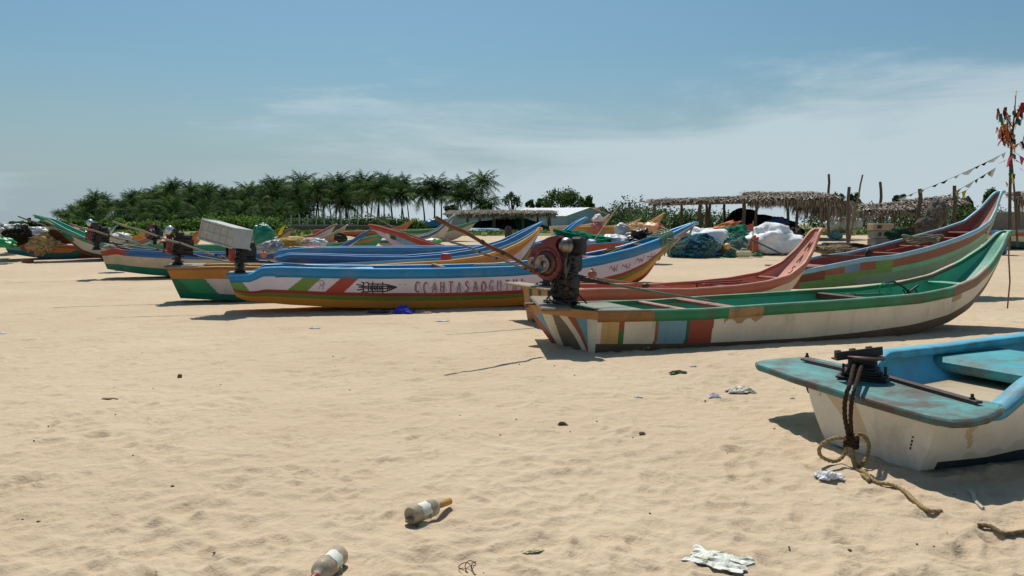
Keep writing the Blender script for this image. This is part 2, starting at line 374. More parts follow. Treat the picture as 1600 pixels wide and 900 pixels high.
class Boat:
    """FRP beach boat. Stern centre S0, bow tip S1 (ground positions); sheer and bottom profiles fitted to the real boat's outlines."""
    def __init__(s, u0, Y0, u1, Y1, gun, bot=None, bs=.5, bm=.62, pw=2.2, tip=.05, cr=.72, rake=.1, keel=.03, sm=3, stern_z=.25, hgt=.6, belly=.0, v0=430, aft=0., gunz=None, botz=None, pos=None):
        a = at(u0, v0, Y0); b = at(u1, gun[-1][1] if gun else 400, Y1); s.aft = aft
        if pos: a, b = Vector(pos[0]), Vector(pos[1])
        s.S0 = Vector((a.x, a.y, 0)); s.S1 = Vector((b.x, b.y, 0)); s.L = (s.S1 - s.S0).length; s.T = (s.S1 - s.S0) / s.L
        s.N = Vector((s.T.y, -s.T.x, 0)); 
        if s.N.y > 0: s.N = -s.N                     # near side
        s.bs, s.bm, s.pw, s.tip, s.cr, s.rake, s.keel, s.belly = bs, bm, pw, tip, cr, rake, keel, belly
        D = np.linspace(0, s.L, 241); s.D = D
        g = s.fit(gun, 1.) if gun else np.array(gunz).T; s.zg = smooth(np.interp(D, g[0], g[1]), sm)
        if bot: 
            k = s.fit(bot, cr) if bot != 'z' else np.array(botz).T; s.zc = smooth(np.interp(D, k[0], k[1]), sm * 2)
        else:
            x = D / s.L; base = np.array([gz(*(s.S0 + s.T * d).xy) for d in D])
            z = base - .01 + stern_z * np.clip(1 - x / .38, 0, 1) ** 2
            e = np.clip((x - .62) / .38, 0, 1); z = z + (s.zg[-1] - .03 - z) * e ** 2.3
            s.zc = z
        s.zc = np.minimum(s.zc, s.zg - .02); s.nw = 36; s.nwt = None
        s.base = Vector((*(s.S0 + s.T * s.L * .45).xy, max(0, gz(*(s.S0 + s.T * s.L * .45).xy))))
    def b(s, d):
        x = d / s.L; m = .45
        if x < m: w = s.bs + (s.bm - s.bs) * math.sin(math.pi / 2 * max(0, x) / m)
        else: w = s.tip + (s.bm - s.tip) * (1 - ((x - m) / (1 - m)) ** s.pw)
        return max(w, .01)
    def fit(s, pts, k):
        out = []
        for u, v in pts:
            lo, hi = -.5, s.L + .6; z = .6; r = ray(u, v); uL = proj(s.S0)[0] < proj(s.S1)[0]
            for it in range(4):
                a, c = lo, hi
                for _ in range(40):
                    m = (a + c) / 2; p = s.S0 + s.T * m + s.N * s.b(min(max(m, 0), s.L)) * k; p.z = z
                    pu = proj(p)[0]
                    if (pu < u) == uL: a = m
                    else: c = m
                p = s.S0 + s.T * a + s.N * s.b(min(max(a, 0), s.L)) * k; z = CAMH + r.z / r.y * p.y
            out.append((a, z))
        out.sort(); return np.array(out).T
    def Zg(s, d): return float(np.interp(d, s.D, s.zg))
    def Zc(s, d): return float(np.interp(d, s.D, s.zc))
    def P(s, d, w, z): p = s.S0 + s.T * d + s.N * w; return Vector((p.x, p.y, z))
    def side(s, p, t, sg=1, off=0.):
        """point on the hull side: p 0..1 along, t 0 (sheer) .. 1 (chine)"""
        dg = p * s.L; dc = s.rake + (s.L - s.rake) * p
        bg = s.b(dg); bc = bg * s.cr; z0, z1 = s.Zg(dg), s.Zc(dc)
        w = bg + (bc - bg) * t ** (1.5) + s.belly * math.sin(math.pi * t)
        ex = s.aft * (1 - p) ** 14 * (1 - .75 * t) if sg < 0 else 0
        return s.P(dg + (dc - dg) * t - ex, sg * (w + off), z0 + (z1 - z0) * t)
    def d_at(s, u, t=.5, sg=1):
        lo, hi = 0., 1.; up = proj(s.side(0, t, sg))[0] < proj(s.side(1, t, sg))[0]
        for _ in range(30):
            m = (lo + hi) / 2
            if (proj(s.side(m, t, sg))[0] < u) == up: lo = m
            else: hi = m
        return s.side(lo, t, sg) .xy.dot(s.T.xy) - s.S0.xy.dot(s.T.xy)
    def pd(s, d, t): return (d - s.rake * t) / (s.L - s.rake * t)
    def deck(s, d, w, up=0): return s.P(d, w, s.Zg(d) + up)
    def build(s, name, label, group, paint, transom, inner, rim, rimh=.08, rimtop=None, N=200, nt=16, mat=None, rmat=None, floor=None, rimw=.05, th=.035, floor_up=.07, parent_parts=True, rimout=.012):
        root = thing(name, s.base, label, 'fishing boat', group); s.root = root; mat = mat or M_PAINT; rmat = rmat or mat; floor = floor or inner
        mb = MB()
        for sg in (1, -1):
            vs = []; cs = []; fs = []
            for i in range(N + 1):
                for j in range(nt + 1): vs.append(s.side(i / N, j / nt, sg))
                dc = s.rake + (s.L - s.rake) * i / N
                vs.append(s.P(dc, 0, s.Zc(dc) - s.keel * min(1, (1 - i / N) * 6)))
            w = nt + 2
            for i in range(N):
                for j in range(nt + 1):
                    f = [i * w + j, (i + 1) * w + j, (i + 1) * w + j + 1, i * w + j + 1]; fs.append(f if sg < 0 else f[::-1])
                    t = (j + .5) / nt; p = (i + .5) / N; cs.append(paint(p * s.L, min(t, 1)))
            mb.add(vs, fs, cs, True)
        # transom
        nw = s.nw; nt = s.nwt or nt; vs = []; fs = []; cs = []
        for j in range(nt + 1):
            A, B = s.side(0, j / nt, 1), s.side(0, j / nt, -1)
            for i in range(nw + 1): vs.append(A.lerp(B, i / nw))
        for i in range(nw + 1): q = vs[nt * (nw + 1) + i]; vs.append(q - Vector((0, 0, s.keel * (1 - abs(2 * i / nw - 1)))))
        for j in range(nt + 1):
            for i in range(nw):
                fs.append((j * (nw + 1) + i, j * (nw + 1) + i + 1, (j + 1) * (nw + 1) + i + 1, (j + 1) * (nw + 1) + i)); cs.append(transom((i + .5) / nw, min(1, (j + .5) / nt)))
        mb.add(vs, fs, cs)
        # inside: walls, floor
        vs = []; fs = []; cs = []; M = 10; w = 2 * M + 6
        for i in range(N + 1):
            p = i / N; d = s.rake + .06 + p * (s.L * .99 - s.rake - .06); bg = max(s.b(d) - th, .012); bc = max(s.b(d) * s.cr - th, .010); z0 = s.Zg(d) - .004; z1 = min(s.Zc(d) + floor_up, z0 - .01)
            row = [s.P(d, bg + (bc - bg) * (j / M) ** 1.5, z0 + (z1 - z0) * j / M) for j in range(M + 1)]
            row += [s.P(d, bc * k, z1) for k in (.5, 0)]
            row += [s.P(d, -bc * k, z1) for k in (0.001, .5)]
            row += [s.P(d, -(bg + (bc - bg) * (j / M) ** 1.5), z0 + (z1 - z0) * j / M) for j in range(M, -1, -1)]
            w = len(row); vs += row
        for i in range(N):
            for j in range(w - 1):
                fs.append((i * w + j, i * w + j + 1, (i + 1) * w + j + 1, (i + 1) * w + j))
                fl = M <= j < w - 1 - M; c = floor if fl else inner; cs.append(c(i / N * s.L, 0 if j < M else 1) if callable(c) else c)
        fs.append(tuple(range(w))); cs.append(inner if not callable(inner) else inner(0, 0))
        mb.add(vs, fs, cs, True)
        s.hull = mb.make('hull', mat, root)
        # gunwale: a rolled lip along both sides
        mb = MB()
        for sg in (1, -1):
            vs = []; fs = []; cs = []
            for i in range(N + 1):
                p = i / N; d = p * s.L; rh = rimh(d) if callable(rimh) else rimh; H = s.Zg(d) - s.Zc(s.rake + (s.L - s.rake) * p); rh = min(rh, H * .9)
                t = rh / max(H, .02); rw = min(rimw, s.b(d) * .8)
                q0 = s.side(p, t, sg, rimout * .6); q1 = s.side(p, 0, sg, rimout); up = Vector((0, 0, .012))
                q1b = q1 + up; q2 = s.side(p, 0, sg, -rw) + up; q3 = q2 - Vector((0, 0, .055))
                nr_ = s.N * sg
                vs += [q0 - nr_ * rimout * 1.1, q0, q0.lerp(q1, .5) + nr_ * .003, q1 - up * .6, q1b - nr_ * .01 + up * .3, q2 + nr_ * .01 + up * .3, q2 - up * .5, q3, q3 - nr_ * -.02]
            w = 9
            for i in range(N):
                for j in range(w - 1):
                    f = (i * w + j, i * w + j + 1, (i + 1) * w + j + 1, (i + 1) * w + j); fs.append(f if sg > 0 else f[::-1])
                    cc = (rimtop or rim) if 3 <= j <= 5 else rim; cs.append(cc(i / N * s.L, j) if callable(cc) else cc)
            mb.add(vs, fs, cs, True)
        # bow cap joins the two lips
        d = s.L; c = (rimtop or rim); c = c(s.L, 4) if callable(c) else c
        mb.box(s.P(d + .01, 0, s.Zg(d) - .01), (.09, 2 * s.b(d) + .04, .07), c, Matrix((s.T, s.N, Vector((0, 0, 1)))).transposed(), .015)
        s.gun = mb.make('gunwale', rmat, root)
        return root
    def thwart(s, d, wid, col, drop=.08, th=.035, mat=None, rise=0, name='thwart', frac=1.):
        b = s.b(d) * .97 - .03; Mx = Matrix((s.T, s.N, Vector((0, 0, 1)))).transposed(); mb = MB()
        mb.box(s.P(d, b * (1 - frac), s.Zg(d) - drop - th / 2 + rise), (wid, 2 * b * frac, th), col, Mx, .01); return mb.make(name, mat or M_OLD, s.root)
    def strokes(s, lines, d0, t0, hgt, wid, col, mb, H=None, sg=1, lean=0.):
        """painted lettering: polylines in units of letter size, laid 3 mm proud of the hull side"""
        for ln in lines:
            for k in range(len(ln) - 1):
                a, b = ln[k], ln[k + 1]; dx, dy = b[0] - a[0], b[1] - a[1]; l = math.hypot(dx, dy) or 1; n = max(1, int(l * 5))
                nx, ny = -dy / l, dx / l; vs = []
                for q in range(n + 1):
                    x = a[0] + dx * q / n; y = a[1] + dy * q / n
                    for e in (-.5, .5):
                        xx = x + nx * wid * e; yy = y + ny * wid * e; d = d0 + xx * hgt; Hh = s.Zg(d) - s.Zc(d); t = t0 + yy * hgt / Hh
                        vs.append(s.side(s.pd(d, t), t, sg, .004 + .0006 * (k % 3)))
                mb.add(vs, [(2 * q, 2 * q + 2, 2 * q + 3, 2 * q + 1) for q in range(n)], col)
GLY = {'C': [[(.55, .1), (.2, 0), (0, .3), (0, .7), (.2, 1), (.55, .88)]], 'O': [[(.3, 0), (0, .35), (.08, .85), (.35, 1), (.6, .7), (.55, .2), (.3, 0)]],
       'A': [[(0, 1), (.3, 0), (.62, 1)], [(.12, .62), (.5, .6)]], 'H': [[(0, 0), (0, 1)], [(.5, 0), (.5, 1)], [(0, .5), (.5, .46)]], 'I': [[(.1, 0), (.1, 1)], [(-.05, 0), (.25, 0)], [(-.05, 1), (.25, 1)]],
       'S': [[(.5, .08), (.2, 0), (.02, .2), (.2, .45), (.45, .6), (.42, .9), (.15, 1), (-.05, .88)]], 'U': [[(0, 0), (.02, .8), (.25, 1), (.5, .82), (.52, 0)]], 'T': [[(0, 0), (.6, 0)], [(.3, 0), (.3, 1)]],
       'M': [[(0, 1), (.08, 0), (.32, .6), (.56, 0), (.64, 1)]], 'G': [[(.55, .1), (.2, 0), (0, .4), (.1, .9), (.5, .95), (.55, .55), (.35, .55)]], 'L': [[(0, 0), (0, 1), (.5, 1)]], '5': [[(.5, 0), (.05, 0), (.03, .42), (.4, .42), (.5, .75), (.3, 1), (0, .9)]], '0': [[(.25, 0), (0, .4), (.1, .95), (.4, .95), (.5, .4), (.25, 0)]]}

def frame(n, up=Vector((0, 0, 1))):
    N = Vector(n).normalized(); U = up.cross(N).normalized(); V = N.cross(U); return U, V, N
def engine(boat, pivot, fn, s=1., tiller=None, shaft=None, red=lin('#6e2a2c'), tiller_cols=('#7a4a30',), shaft_col=lin('#57786a'), cup='#8f8a84', ball='#9a9a98', ballpos=(.02, .18, .70), float_=None, parts=True, label=None, boxcol=lin('#1b1b1a'), arm=None, second=None, ring=True, tr=.022, lift=.0):
    """long-tail diesel: pivot post, block, flywheel cowl and pulley, air filter, tank, tiller and tail shaft"""
    pivot = Vector(pivot); U, V, Nn = frame(fn)                 # U along the cowl's width (rightward seen from the front), V up, Nn toward its face
    blk = lin('#1d1b1a'); blk2 = lin('#2b2724'); Mx = Matrix((U, Nn, V)).transposed(); root = boat.root
    foot = pivot; pivot = pivot + V * lift
    def q(a, n, h): return pivot + U * a * s + Nn * n * s + V * h * s
    def qf(a, n, h): return foot + U * a * s + Nn * n * s + V * h * s
    mb = MB()
    mb.box(q(.0, -.05, .34), (.34 * s, .30 * s, .12 * s), blk, Mx, .02 * s); mb.box(q(.06, -.08, .52), (.26 * s, .26 * s, .30 * s), blk2, Mx, .03 * s)
    mb.box(q(.08, -.10, .72), (.22 * s, .20 * s, .16 * s), blk, Mx, .02 * s)
    for k in range(6): mb.box(q(.19, -.08, .44 + k * .055), (.12 * s, .26 * s, .012 * s), blk, Mx)
    mb.tube([q(.10, .02, .80), q(.16, .04, .86), q(.0, .02, .87)], .03 * s, blk, 8)
    for k in range(9): mb.box(q(-.10 + k * .045, -.05 + .02 * (k % 3), .83 + .012 * (k % 2)), (.03 * s, .06 * s, .05 * s), blk2, Mx)
    mb.tube([q(-.1, .0, .2), q(-.22, .06, .3), q(-.2, .1, .5)], .012 * s, blk, 6); mb.box(q(.2, .06, .40), (.09 * s, .06 * s, .1 * s), lin('#6b6760'), Mx, .01)
    mb.tube([q(.15, .08, .64), q(.2, .12, .62), q(.22, .12, .54), q(.18, .1, .46)], .009 * s, lin('#77736c'), 6)
    for (a, n, h), r in (((.26, .0, .52), .055), ((.3, .03, .40), .05), ((.24, .05, .30), .06), ((-.1, -.02, .28), .07)): mb.blob(q(a, n, h), (r * s, r * s, r * s), blk, None, 10, 7, .1)
    mb.box(q(.06, -.24, .50), (.24 * s, .36 * s, .30 * s), blk, Mx, .04 * s); mb.box(q(.06, -.26, .68), (.16 * s, .26 * s, .12 * s), blk2, Mx, .03 * s); mb.box(q(.02, -.2, .30), (.2 * s, .4 * s, .14 * s), blk2, Mx, .03 * s)
    if lift > .05:                                  # the nearest engine: clutter of brackets, pipes and cables
        rr = random.Random(4)
        for k in range(26):
            o = q(rr.uniform(-.12, .34), rr.uniform(-.1, .16), rr.uniform(-.12, .34)); mb.box(o, (rr.uniform(.02, .12) * s, rr.uniform(.02, .1) * s, rr.uniform(.015, .08) * s), rr.choice([blk, blk2, lin('#3a2c24'), lin('#141312')]), Mx @ Matrix.Rotation(rr.uniform(-.8, .8), 3, 'Z') @ Matrix.Rotation(rr.uniform(-.6, .6), 3, 'Y'), .004)
        for k in range(14):
            a_ = Vector((rr.uniform(-.1, .34), rr.uniform(.02, .14), rr.uniform(.1, .75))); b_ = Vector((rr.uniform(0, .45), rr.uniform(.05, .2), rr.uniform(-.15, .45))); c_ = (a_ + b_) / 2 + Vector((rr.uniform(-.08, .1), .07, rr.uniform(-.12, .02)))
            mb.tube([q(*(a_ * (1 - t) ** 2 + c_ * 2 * t * (1 - t) + b_ * t * t)) for t in np.linspace(0, 1, 9)], rr.uniform(.005, .011) * s, rr.choice([blk, blk2, lin('#5f5a52'), lin('#4a3a30')]), 6)
        for k in range(9): mb.box(q(.10 + rr.uniform(-.02, .02), .075, .56 + k * .024), (.20 * s, .05 * s, .009 * s), lin('#2f2b28'), Mx)
    eng = mb.make('engine', M_METAL, root)
    if label: eng['label'] = label
    mb = MB(); mb.box(qf(.0, -.03, .015), (.42 * s, .26 * s, .03 * s), blk, Mx, .008); mb.lathe([(0, .1 * s), (.04 * s, .085 * s), (.1 * s, .075 * s), (.3 * s + lift, .085 * s)], qf(.02, -.04, .01), V, blk, 14)
    for a, n in ((-.16, .06), (.16, .06), (-.16, -.12), (.16, -.12)): mb.lathe([(0, .018 * s), (.045 * s, .016 * s)], qf(a, n, .02), V, lin('#3a302a'), 8)
    if lift > .05:
        mb.box(q(.10, -.04, .10), (.40 * s, .26 * s, .30 * s), blk, Mx, .05 * s); mb.box(q(.20, -.0, .20), (.30 * s, .22 * s, .20 * s), blk2, Mx, .04 * s)
        mb.tube([q(.02, .1, .22), q(-.04, .2, .02), qf(.02, .22, .06), qf(.25, .2, .02)], .012 * s, lin('#55524c'), 6); mb.tube([qf(.25, .1, .14), qf(.42, .08, .16), qf(.55, .05, .03)], .012 * s, blk, 6); mb.tube([q(.2, .1, .1), qf(.36, .12, .1), qf(.46, .1, .02)], .01 * s, blk, 6)
        mb.box(q(.08, -.06, .12), (.30 * s, .24 * s, .26 * s), blk, Mx, .03 * s); mb.box(q(.12, -.06, -.06), (.2 * s, .2 * s, .22 * s), blk2, Mx, .03 * s)
        mb.tube([qf(-.2, .05, .02), q(-.05, .02, .1)], .014 * s, blk, 6); mb.tube([qf(.3, .02, .06), q(.24, .0, .1), q(.2, .0, .22)], .014 * s, blk, 6)
    for k in range(4): mb.box(q(.02 + random.uniform(-.06, .06), -.04 + random.uniform(-.04, .04), .08 + k * .06), (.2 * s, .16 * s, .03 * s), blk2, Mx @ Matrix.Rotation(random.uniform(-.5, .5), 3, 'Z'))
    mb.make('mounting_post', M_METAL, eng)
    # cowl: round drum with a shoulder rising to a narrower duct
    out = []
    for k in range(30):
        an = R(15) - R(330) * k / 29 * .80; out.append((.255 * math.cos(an) - .07, .255 * math.sin(an) + .50))
    out += [(-.25, .70), (-.18, .80), (-.09, .865), (.02, .90), (.13, .905), (.155, .88), (.10, .83), (.08, .77), (.10, .72), (.16, .64)]
    mb = MB(); mb.extrude([(a * s, b * s) for a, b in out], pivot + Nn * .07 * s, U, V, Nn, .12 * s, red)
    mb.lathe([(0, .235 * s), (.014 * s, .225 * s), (.014 * s, .19 * s), (.0, .185 * s)], q(-.07, .19, .50), Nn, jit(red), 30)
    mb.lathe([(0, .17 * s), (.02 * s, .16 * s), (.03 * s, .13 * s)], q(-.08, .19, .50), Nn, lin('#5c3c34'), 28)
    for k in range(6): an = k * math.pi / 3 + .3; mb.lathe([(0, .012 * s), (.012 * s, .01 * s)], q(-.07 + .205 * math.cos(an), .2, .50 + .205 * math.sin(an)), Nn, lin('#8a7a70'), 8)
    mb.make('flywheel_cowl', M_RED, eng)
    if ring:
        mb = MB(); c = lin(cup)
        mb.lathe([(.0, .10 * s), (.05 * s, .125 * s), (.065 * s, .128 * s), (.065 * s, .108 * s), (.03 * s, .09 * s), (.028 * s, .045 * s), (.045 * s, .04 * s), (.045 * s, .0)], q(-.10, .215, .49), Nn, c, 28)
        mb.box(q(-.10, .262, .49), (.03 * s, .01 * s, .06 * s), blk, Mx); mb.make('starter_pulley', M_SILVER, eng)
    mb = MB(); a, n, h = ballpos; c = lin(ball)
    mb.lathe([(-.098 * s, .0), (-.09 * s, .05 * s), (-.06 * s, .095 * s), (-.015 * s, .118 * s), (.0, .122 * s), (.015 * s, .118 * s), (.06 * s, .095 * s), (.09 * s, .05 * s), (.098 * s, 0)], q(.19 + a, n - .08, h + .06), (Nn + U * .25 + V * .1), c, 22)
    mb.tube([q(.19 + a, n - .1, h - .02), q(.16, 0, h - .14)], .025 * s, blk, 8); mb.make('air_filter', M_SILVER, eng)
    if parts:
        mb = MB(); mb.box(q(.34, -.05, .76), (.20 * s, .16 * s, .26 * s), boxcol, Mx, .03 * s); mb.tube([q(.22, -.05, .66), q(.3, -.05, .63), q(.36, -.04, .65)], .035 * s, boxcol, 8)
        mb.make('fuel_tank', M_METAL, eng)
    if tiller:
        for ti, (te, tc_) in enumerate(zip(tiller, tiller_cols)):
            mb = MB(); a = q(-.06, .02, .24) if ti == 0 else q(-.1, -.1, .3); e = Vector(te); n = 9; D_ = (e - a); c = lin(tc_)
            pts = [a + D_ * (k / n) + Vector((0, 0, .012 * math.sin(k * 2.1))) for k in range(n + 1)]
            mb.tube(pts, [tr * s * (1 + .12 * math.sin(k * 1.7)) for k in range(n + 1)], c, 8)
            for f_ in (.45, .62, .1, .16): mb.tube([a + D_ * f_, a + D_ * (f_ + .02)], tr * s * 1.25, lin('#3b3028'), 8)
            mb.make('tiller', M_WOOD, eng)
    if shaft:
        e = Vector(shaft); a = q(.12, -.02, .30); D_ = e - a; mid = a + D_ * (.28 if arm is None else arm)
        mb = MB(); mb.tube([a, a.lerp(mid, .5), mid], [.05 * s, .034 * s, .026 * s], blk, 8)
        for k in range(7): p = a.lerp(mid, .15 + .12 * k); mb.blob(p + Vector((0, 0, random.uniform(-.01, .02))), (.035 * s, .03 * s, .03 * s), blk2, None, 8, 6, .3, seed=k)
        mb.tube([mid, mid.lerp(e, .5) + Vector((0, 0, -.01)), e], [.019 * s, .017 * s, .015 * s], shaft_col, 8)
        mb.make('tail_shaft', M_METAL, eng)
    if float_:
        mb = MB(); p, r, c = float_; mb.blob(p, (r, r, r), lin(c), None, 18, 12, .03); mb.lathe([(-.01, .02), (.02, .02)], Vector(p) + Vector((0, 0, r)), (0, 0, 1), lin('#4a3a30'), 8)
        mb.make('float_ball', M_PLASTIC, eng)
    return eng

GB = 'fishing boats drawn up on the sand'
BOATS = {}
# ---- green boat, nearest of the long ones
def b2paint(d, t):
    if t > .75: return lin('#5a4a38')
    x = d
    if t < .3 + .06 * math.sin(d * 23) and PB[0] - .05 < d < PB[1] + .25 - t: return lin('#a8875c')
    if t < .42 and PB[2] < d < PB[2] + .22: return lin('#a8926e')
    for e, c in zip(PX, ('#d5cab2', '#c19a60', None, '#d8cbb0', '#8c5a3a', '#6d9aa6', '#1f5a3c', '#94432f')):
        if x < e + .012 * math.sin(t * 3 + e): return lin(c) if c else (lin('#8c4534') if t < .45 else lin('#2f6b3a'))
    return lin('#d9ccb6')
def b2trans(w, t):                             # w 0 near .. 1 far
    x = 595 - 345 * w; q = max(0, (t - .2) / .8)
    if t < .2: return lin('#b07840') if w < .9 else lin('#8a6a48')
    wh, br, bl_, gy = lin('#d5cab2'), lin('#94432f'), lin('#5d93a0'), lin('#5f564a')
    if x > 545: return wh
    if x > 490 + 65 * q: return bl_
    if x > 450 + 90 * q: return br
    if x > 410 + 95 * q: return wh
    if x > 375 - 22 * q: return gy
    if x > 322 - 26 * q: return wh
    if x > 275 + 30 * q: return bl_
    return br
B = Boat(902, 10.05, 1576, 12.7,
         gun=[(925, 487), (1000, 486), (1100, 484), (1200, 477), (1300, 471), (1380, 465), (1440, 460), (1490, 450), (1525, 435), (1550, 412), (1568, 385), (1577, 362)],
         bot=[(925, 554), (1050, 554), (1150, 551), (1250, 546), (1340, 536), (1420, 523), (1480, 505), (1515, 482), (1540, 450), (1560, 412), (1577, 366)],
         bs=.58, bm=.68, pw=2.6, tip=.06, cr=.86, rake=.0, keel=.0, aft=.50)
B.nw = 120; B.nwt = 60
PB = [B.d_at(u, .05) for u in (1138, 1192, 1490, 1545)]
PX = [B.d_at(u, .5) for u in (938, 965, 974, 1022, 1027, 1071, 1076, 1113)]
def rim2(d):
    if d < .75: return lin('#9a6c3c')
    if PB[0] < d < PB[1]: return lin('#a8875c')
    if PB[2] < d < PB[3]: return lin('#8a6a54')
    return g1
g1, g2 = lin('#2f7d52'), lin('#4a9373')
def b2in(d, k): return lin('#3a9c86') if d < 4.4 else lin('#62b898')
B.build('fishing_boat', 'green and cream boat with striped stern panels and a red motor, nearest long boat', GB, b2paint, b2trans, b2in,
        lambda d, j: rim2(d), .13, rimtop=lambda d, j: (lin('#6b9f7f') if d < PB[2] or d > PB[3] else lin('#b09a84')) if d > .7 else lin('#7c7560'), N=520, nt=40, mat=M_PAINT, rmat=M_OLD, floor=lin('#3f9378'), rimw=.06, th=.04)
BOATS['green'] = B
mb = MB(); Mx = Matrix((B.T, B.N, Vector((0, 0, 1)))).transposed()
mb.box(B.P(-.24, -.32, B.Zg(.1) + .03), (.38, 1.6, .045), lin('#7b6b55'), Mx @ Matrix.Rotation(R(17), 3, 'Z'), .018)
mb.box(B.P(.42, 0, B.Zg(.4) - .01), (.50, 1.0, .03), lin('#6f7560'), Mx, .01)
mb.make('stern_platform', M_OLD, B.root)
engine(B, B.P(-.22, -.10, B.Zg(.1) + .05), (-.62, -.78, 0), .84, lift=.09, tiller=[at(681, 340, 9.2)], tiller_cols=['#6d4632'], shaft=B.P(1.95, .15, B.Zg(1.9) + .03), ball='#8a8076', tr=.028)
B.thwart(1.9, .16, lin('#a06a58'), -.01, .05, rise=.0); B.thwart(1.25, .10, lin('#b07c68'), -.005, .05)
B.thwart(4.35, .10, lin('#6c4038'), .03, .10)
B.thwart(6.35, .22, lin('#63b392'), .09, .03)
mb = MB(); mb.tube([B.P(4.42, .05, B.Zg(4.4) - .02), B.P(5.1, .02, B.Zg(4.9) - .04)], .02, lin('#2c6b45'), 8); mb.tube([B.P(5.1, .02, B.Zg(4.9) - .04), B.P(5.1, .02, B.Zc(5) + .05)], .018, lin('#2c6b45'), 8)
mb.tube([B.P(4.42, -.1, B.Zc(4.4) + .3), B.P(4.42, -.1, B.Zg(4.4) - .02)], .05, lin('#7d3a34'), 8); mb.make('rowlock_bar', M_OLD, B.root)
mb = MB(); c = B.P(5.45, -.05, B.Zg(5.3) - .06)
mb.tube([c + B.T * -.42 + Vector((0, 0, .16)), c + B.T * -.2 + Vector((0, 0, .17)), c + Vector((0, 0, .08)), c + B.T * .22 + Vector((0, 0, -.1))], .016, lin('#2a2320'), 7)
mb.tube([c + B.T * -.2 + Vector((0, 0, -.1)), c + B.T * .1, c + B.T * .28 + Vector((0, 0, .1))], .016, lin('#2a2320'), 7)
for k in (-.02, .08, .22): mb.tube([c + B.T * k + Vector((0, 0, .05)), c + B.T * (k + .07) + Vector((0, 0, -.1)) + B.N * .05], .012, lin('#3a2a22'), 6)
tag(mb.make('grapnel_anchor', M_METAL, base=c), 'rusty bent grapnel anchor lying inside the green boat', 'anchor')
mb = MB(); c = B.P(4.95, .05, B.Zg(4.9) + .0); mb.tube([c + Vector((.08 * math.cos(a) + .05 * a * .1, .03 * math.sin(2 * a), .09 * math.sin(a) + .05)) for a in np.linspace(0, 7.5, 26)], .008, lin('#4f8f74'), 6)
tag(mb.make('rope_loop', M_ROPE, base=c), 'thin green rope looped over the bar in the green boat', 'rope')

# ---- salmon boat with MAS on its bow
sal = lin('#b86a54'); sal2 = lin('#d29078')
def p3(d, t): return lin('#d6c3a6') if (t > .3 and d > 2.6) else (lin('#8a4a38') if t < .34 or d > .8 else lin('#a8794a')) if t < .85 else lin('#b9a68a')
B = Boat(838, 12.5, 1280, 14.9,
         gun=[(860, 455), (940, 452), (1000, 452), (1080, 452), (1150, 447), (1200, 440), (1235, 430), (1258, 412), (1272, 388), (1283, 358)],
         bs=.5, bm=.6, pw=2.6, tip=.09, cr=.84, rake=.05, stern_z=.0)
B.build('fishing_boat', 'salmon pink boat with letters on its upturned bow, just behind the green boat', GB, p3, lambda w, t: lin('#b98a58') if (w * 3 % 1) > .35 else lin('#2f5a3c'), lambda d, k: sal2 if d > .6 else sal, lin('#b0624c'), .13,
        rimtop=lin('#d09078'), N=200, nt=16, mat=M_PAINT, floor=lin('#cc8468'), th=.04)
BOATS['salmon'] = B
Mx = Matrix((B.T, B.N, Vector((0, 0, 1)))).transposed(); mb = MB()
mb.box(B.P(.0, -.12, B.Zg(.1) + .03), (.30, 1.55, .04), lin('#8d7a60'), Mx, .015); mb.box(B.P(.4, 0, B.Zg(.4) - .01), (.5, .95, .03), lin('#9a6650'), Mx, .01); mb.make('stern_platform', M_OLD, B.root)
engine(B, B.P(.14, 0, B.Zg(.1) + .04), (-.75, -.66, 0), .74, lift=.0, tiller=[at(688, 371, 12.0)], tiller_cols=['#7c7468'], shaft=B.P(2.35, .1, B.Zg(2.3) + .01), shaft_col=lin('#8a7a60'), float_=(at(925, 428, 12.2), .065, '#9a5a44'))
for d in (.9, 3.6): B.thwart(d, .12, lin('#9b5a4a'), .04)
mb = MB()
for w in (-.18, .18): mb.tube([B.P(3.2, w - .1, B.Zg(3.4) - .0), B.P(4.3, w - .1, B.Zg(3.9) - .02)], .018, lin('#7c2f2a'), 7)
for d in (3.3, 3.8, 4.2): mb.tube([B.P(d, -.28, B.Zg(3.6) - .02), B.P(d, -.28, B.Zc(d) + .1)], .02, lin('#7c2f2a'), 7)
mb.make('rail', M_OLD, B.root)
B.thwart(4.75, .06, lin('#c08068'), .05, .05)
mb = MB(); c = B.P(4.76, .0, B.Zg(4.75) - .2); mb.box(c, (.012, .2, .17), lin('#d8d4c8'), Mx); mb.box(c - B.T * .009, (.006, .1, .02), lin('#4a4a48'), Mx); mb.box(c - B.T * .009 + Vector((0, 0, .035)), (.006, .03, .05), lin('#4a4a48'), Mx)
mb.make('white_card', M_PAPER, B.root)
mb = MB()                                   # M A S painted down the inner bow strip
for li, ch in enumerate('MAS'):
    for ln in GLY[ch]:
        for k in range(len(ln) - 1):
            def ip(x, y):
                d = B.L - .20 - li * .19 - y * .13; z1 = B.Zc(d) + .07
                return B.P(d, .02 + (x - .3) * .12, min(z1, B.Zg(d) - .014) + .006)
            a, b_ = ln[k], ln[k + 1]; mb.tube([ip(*a), ip(*b_)], .0065, lin('#6e3a30'), 5)
mb.make('bow_lettering', M_OLD, B.root)
mb = MB(); c = B.P(1.9, .2, B.Zg(1.9) + .03); mb.blob(c, (.07, .05, .045), lin('#3c2c28'), None, 12, 8, .1); mb.make('cleat', M_METAL, B.root)

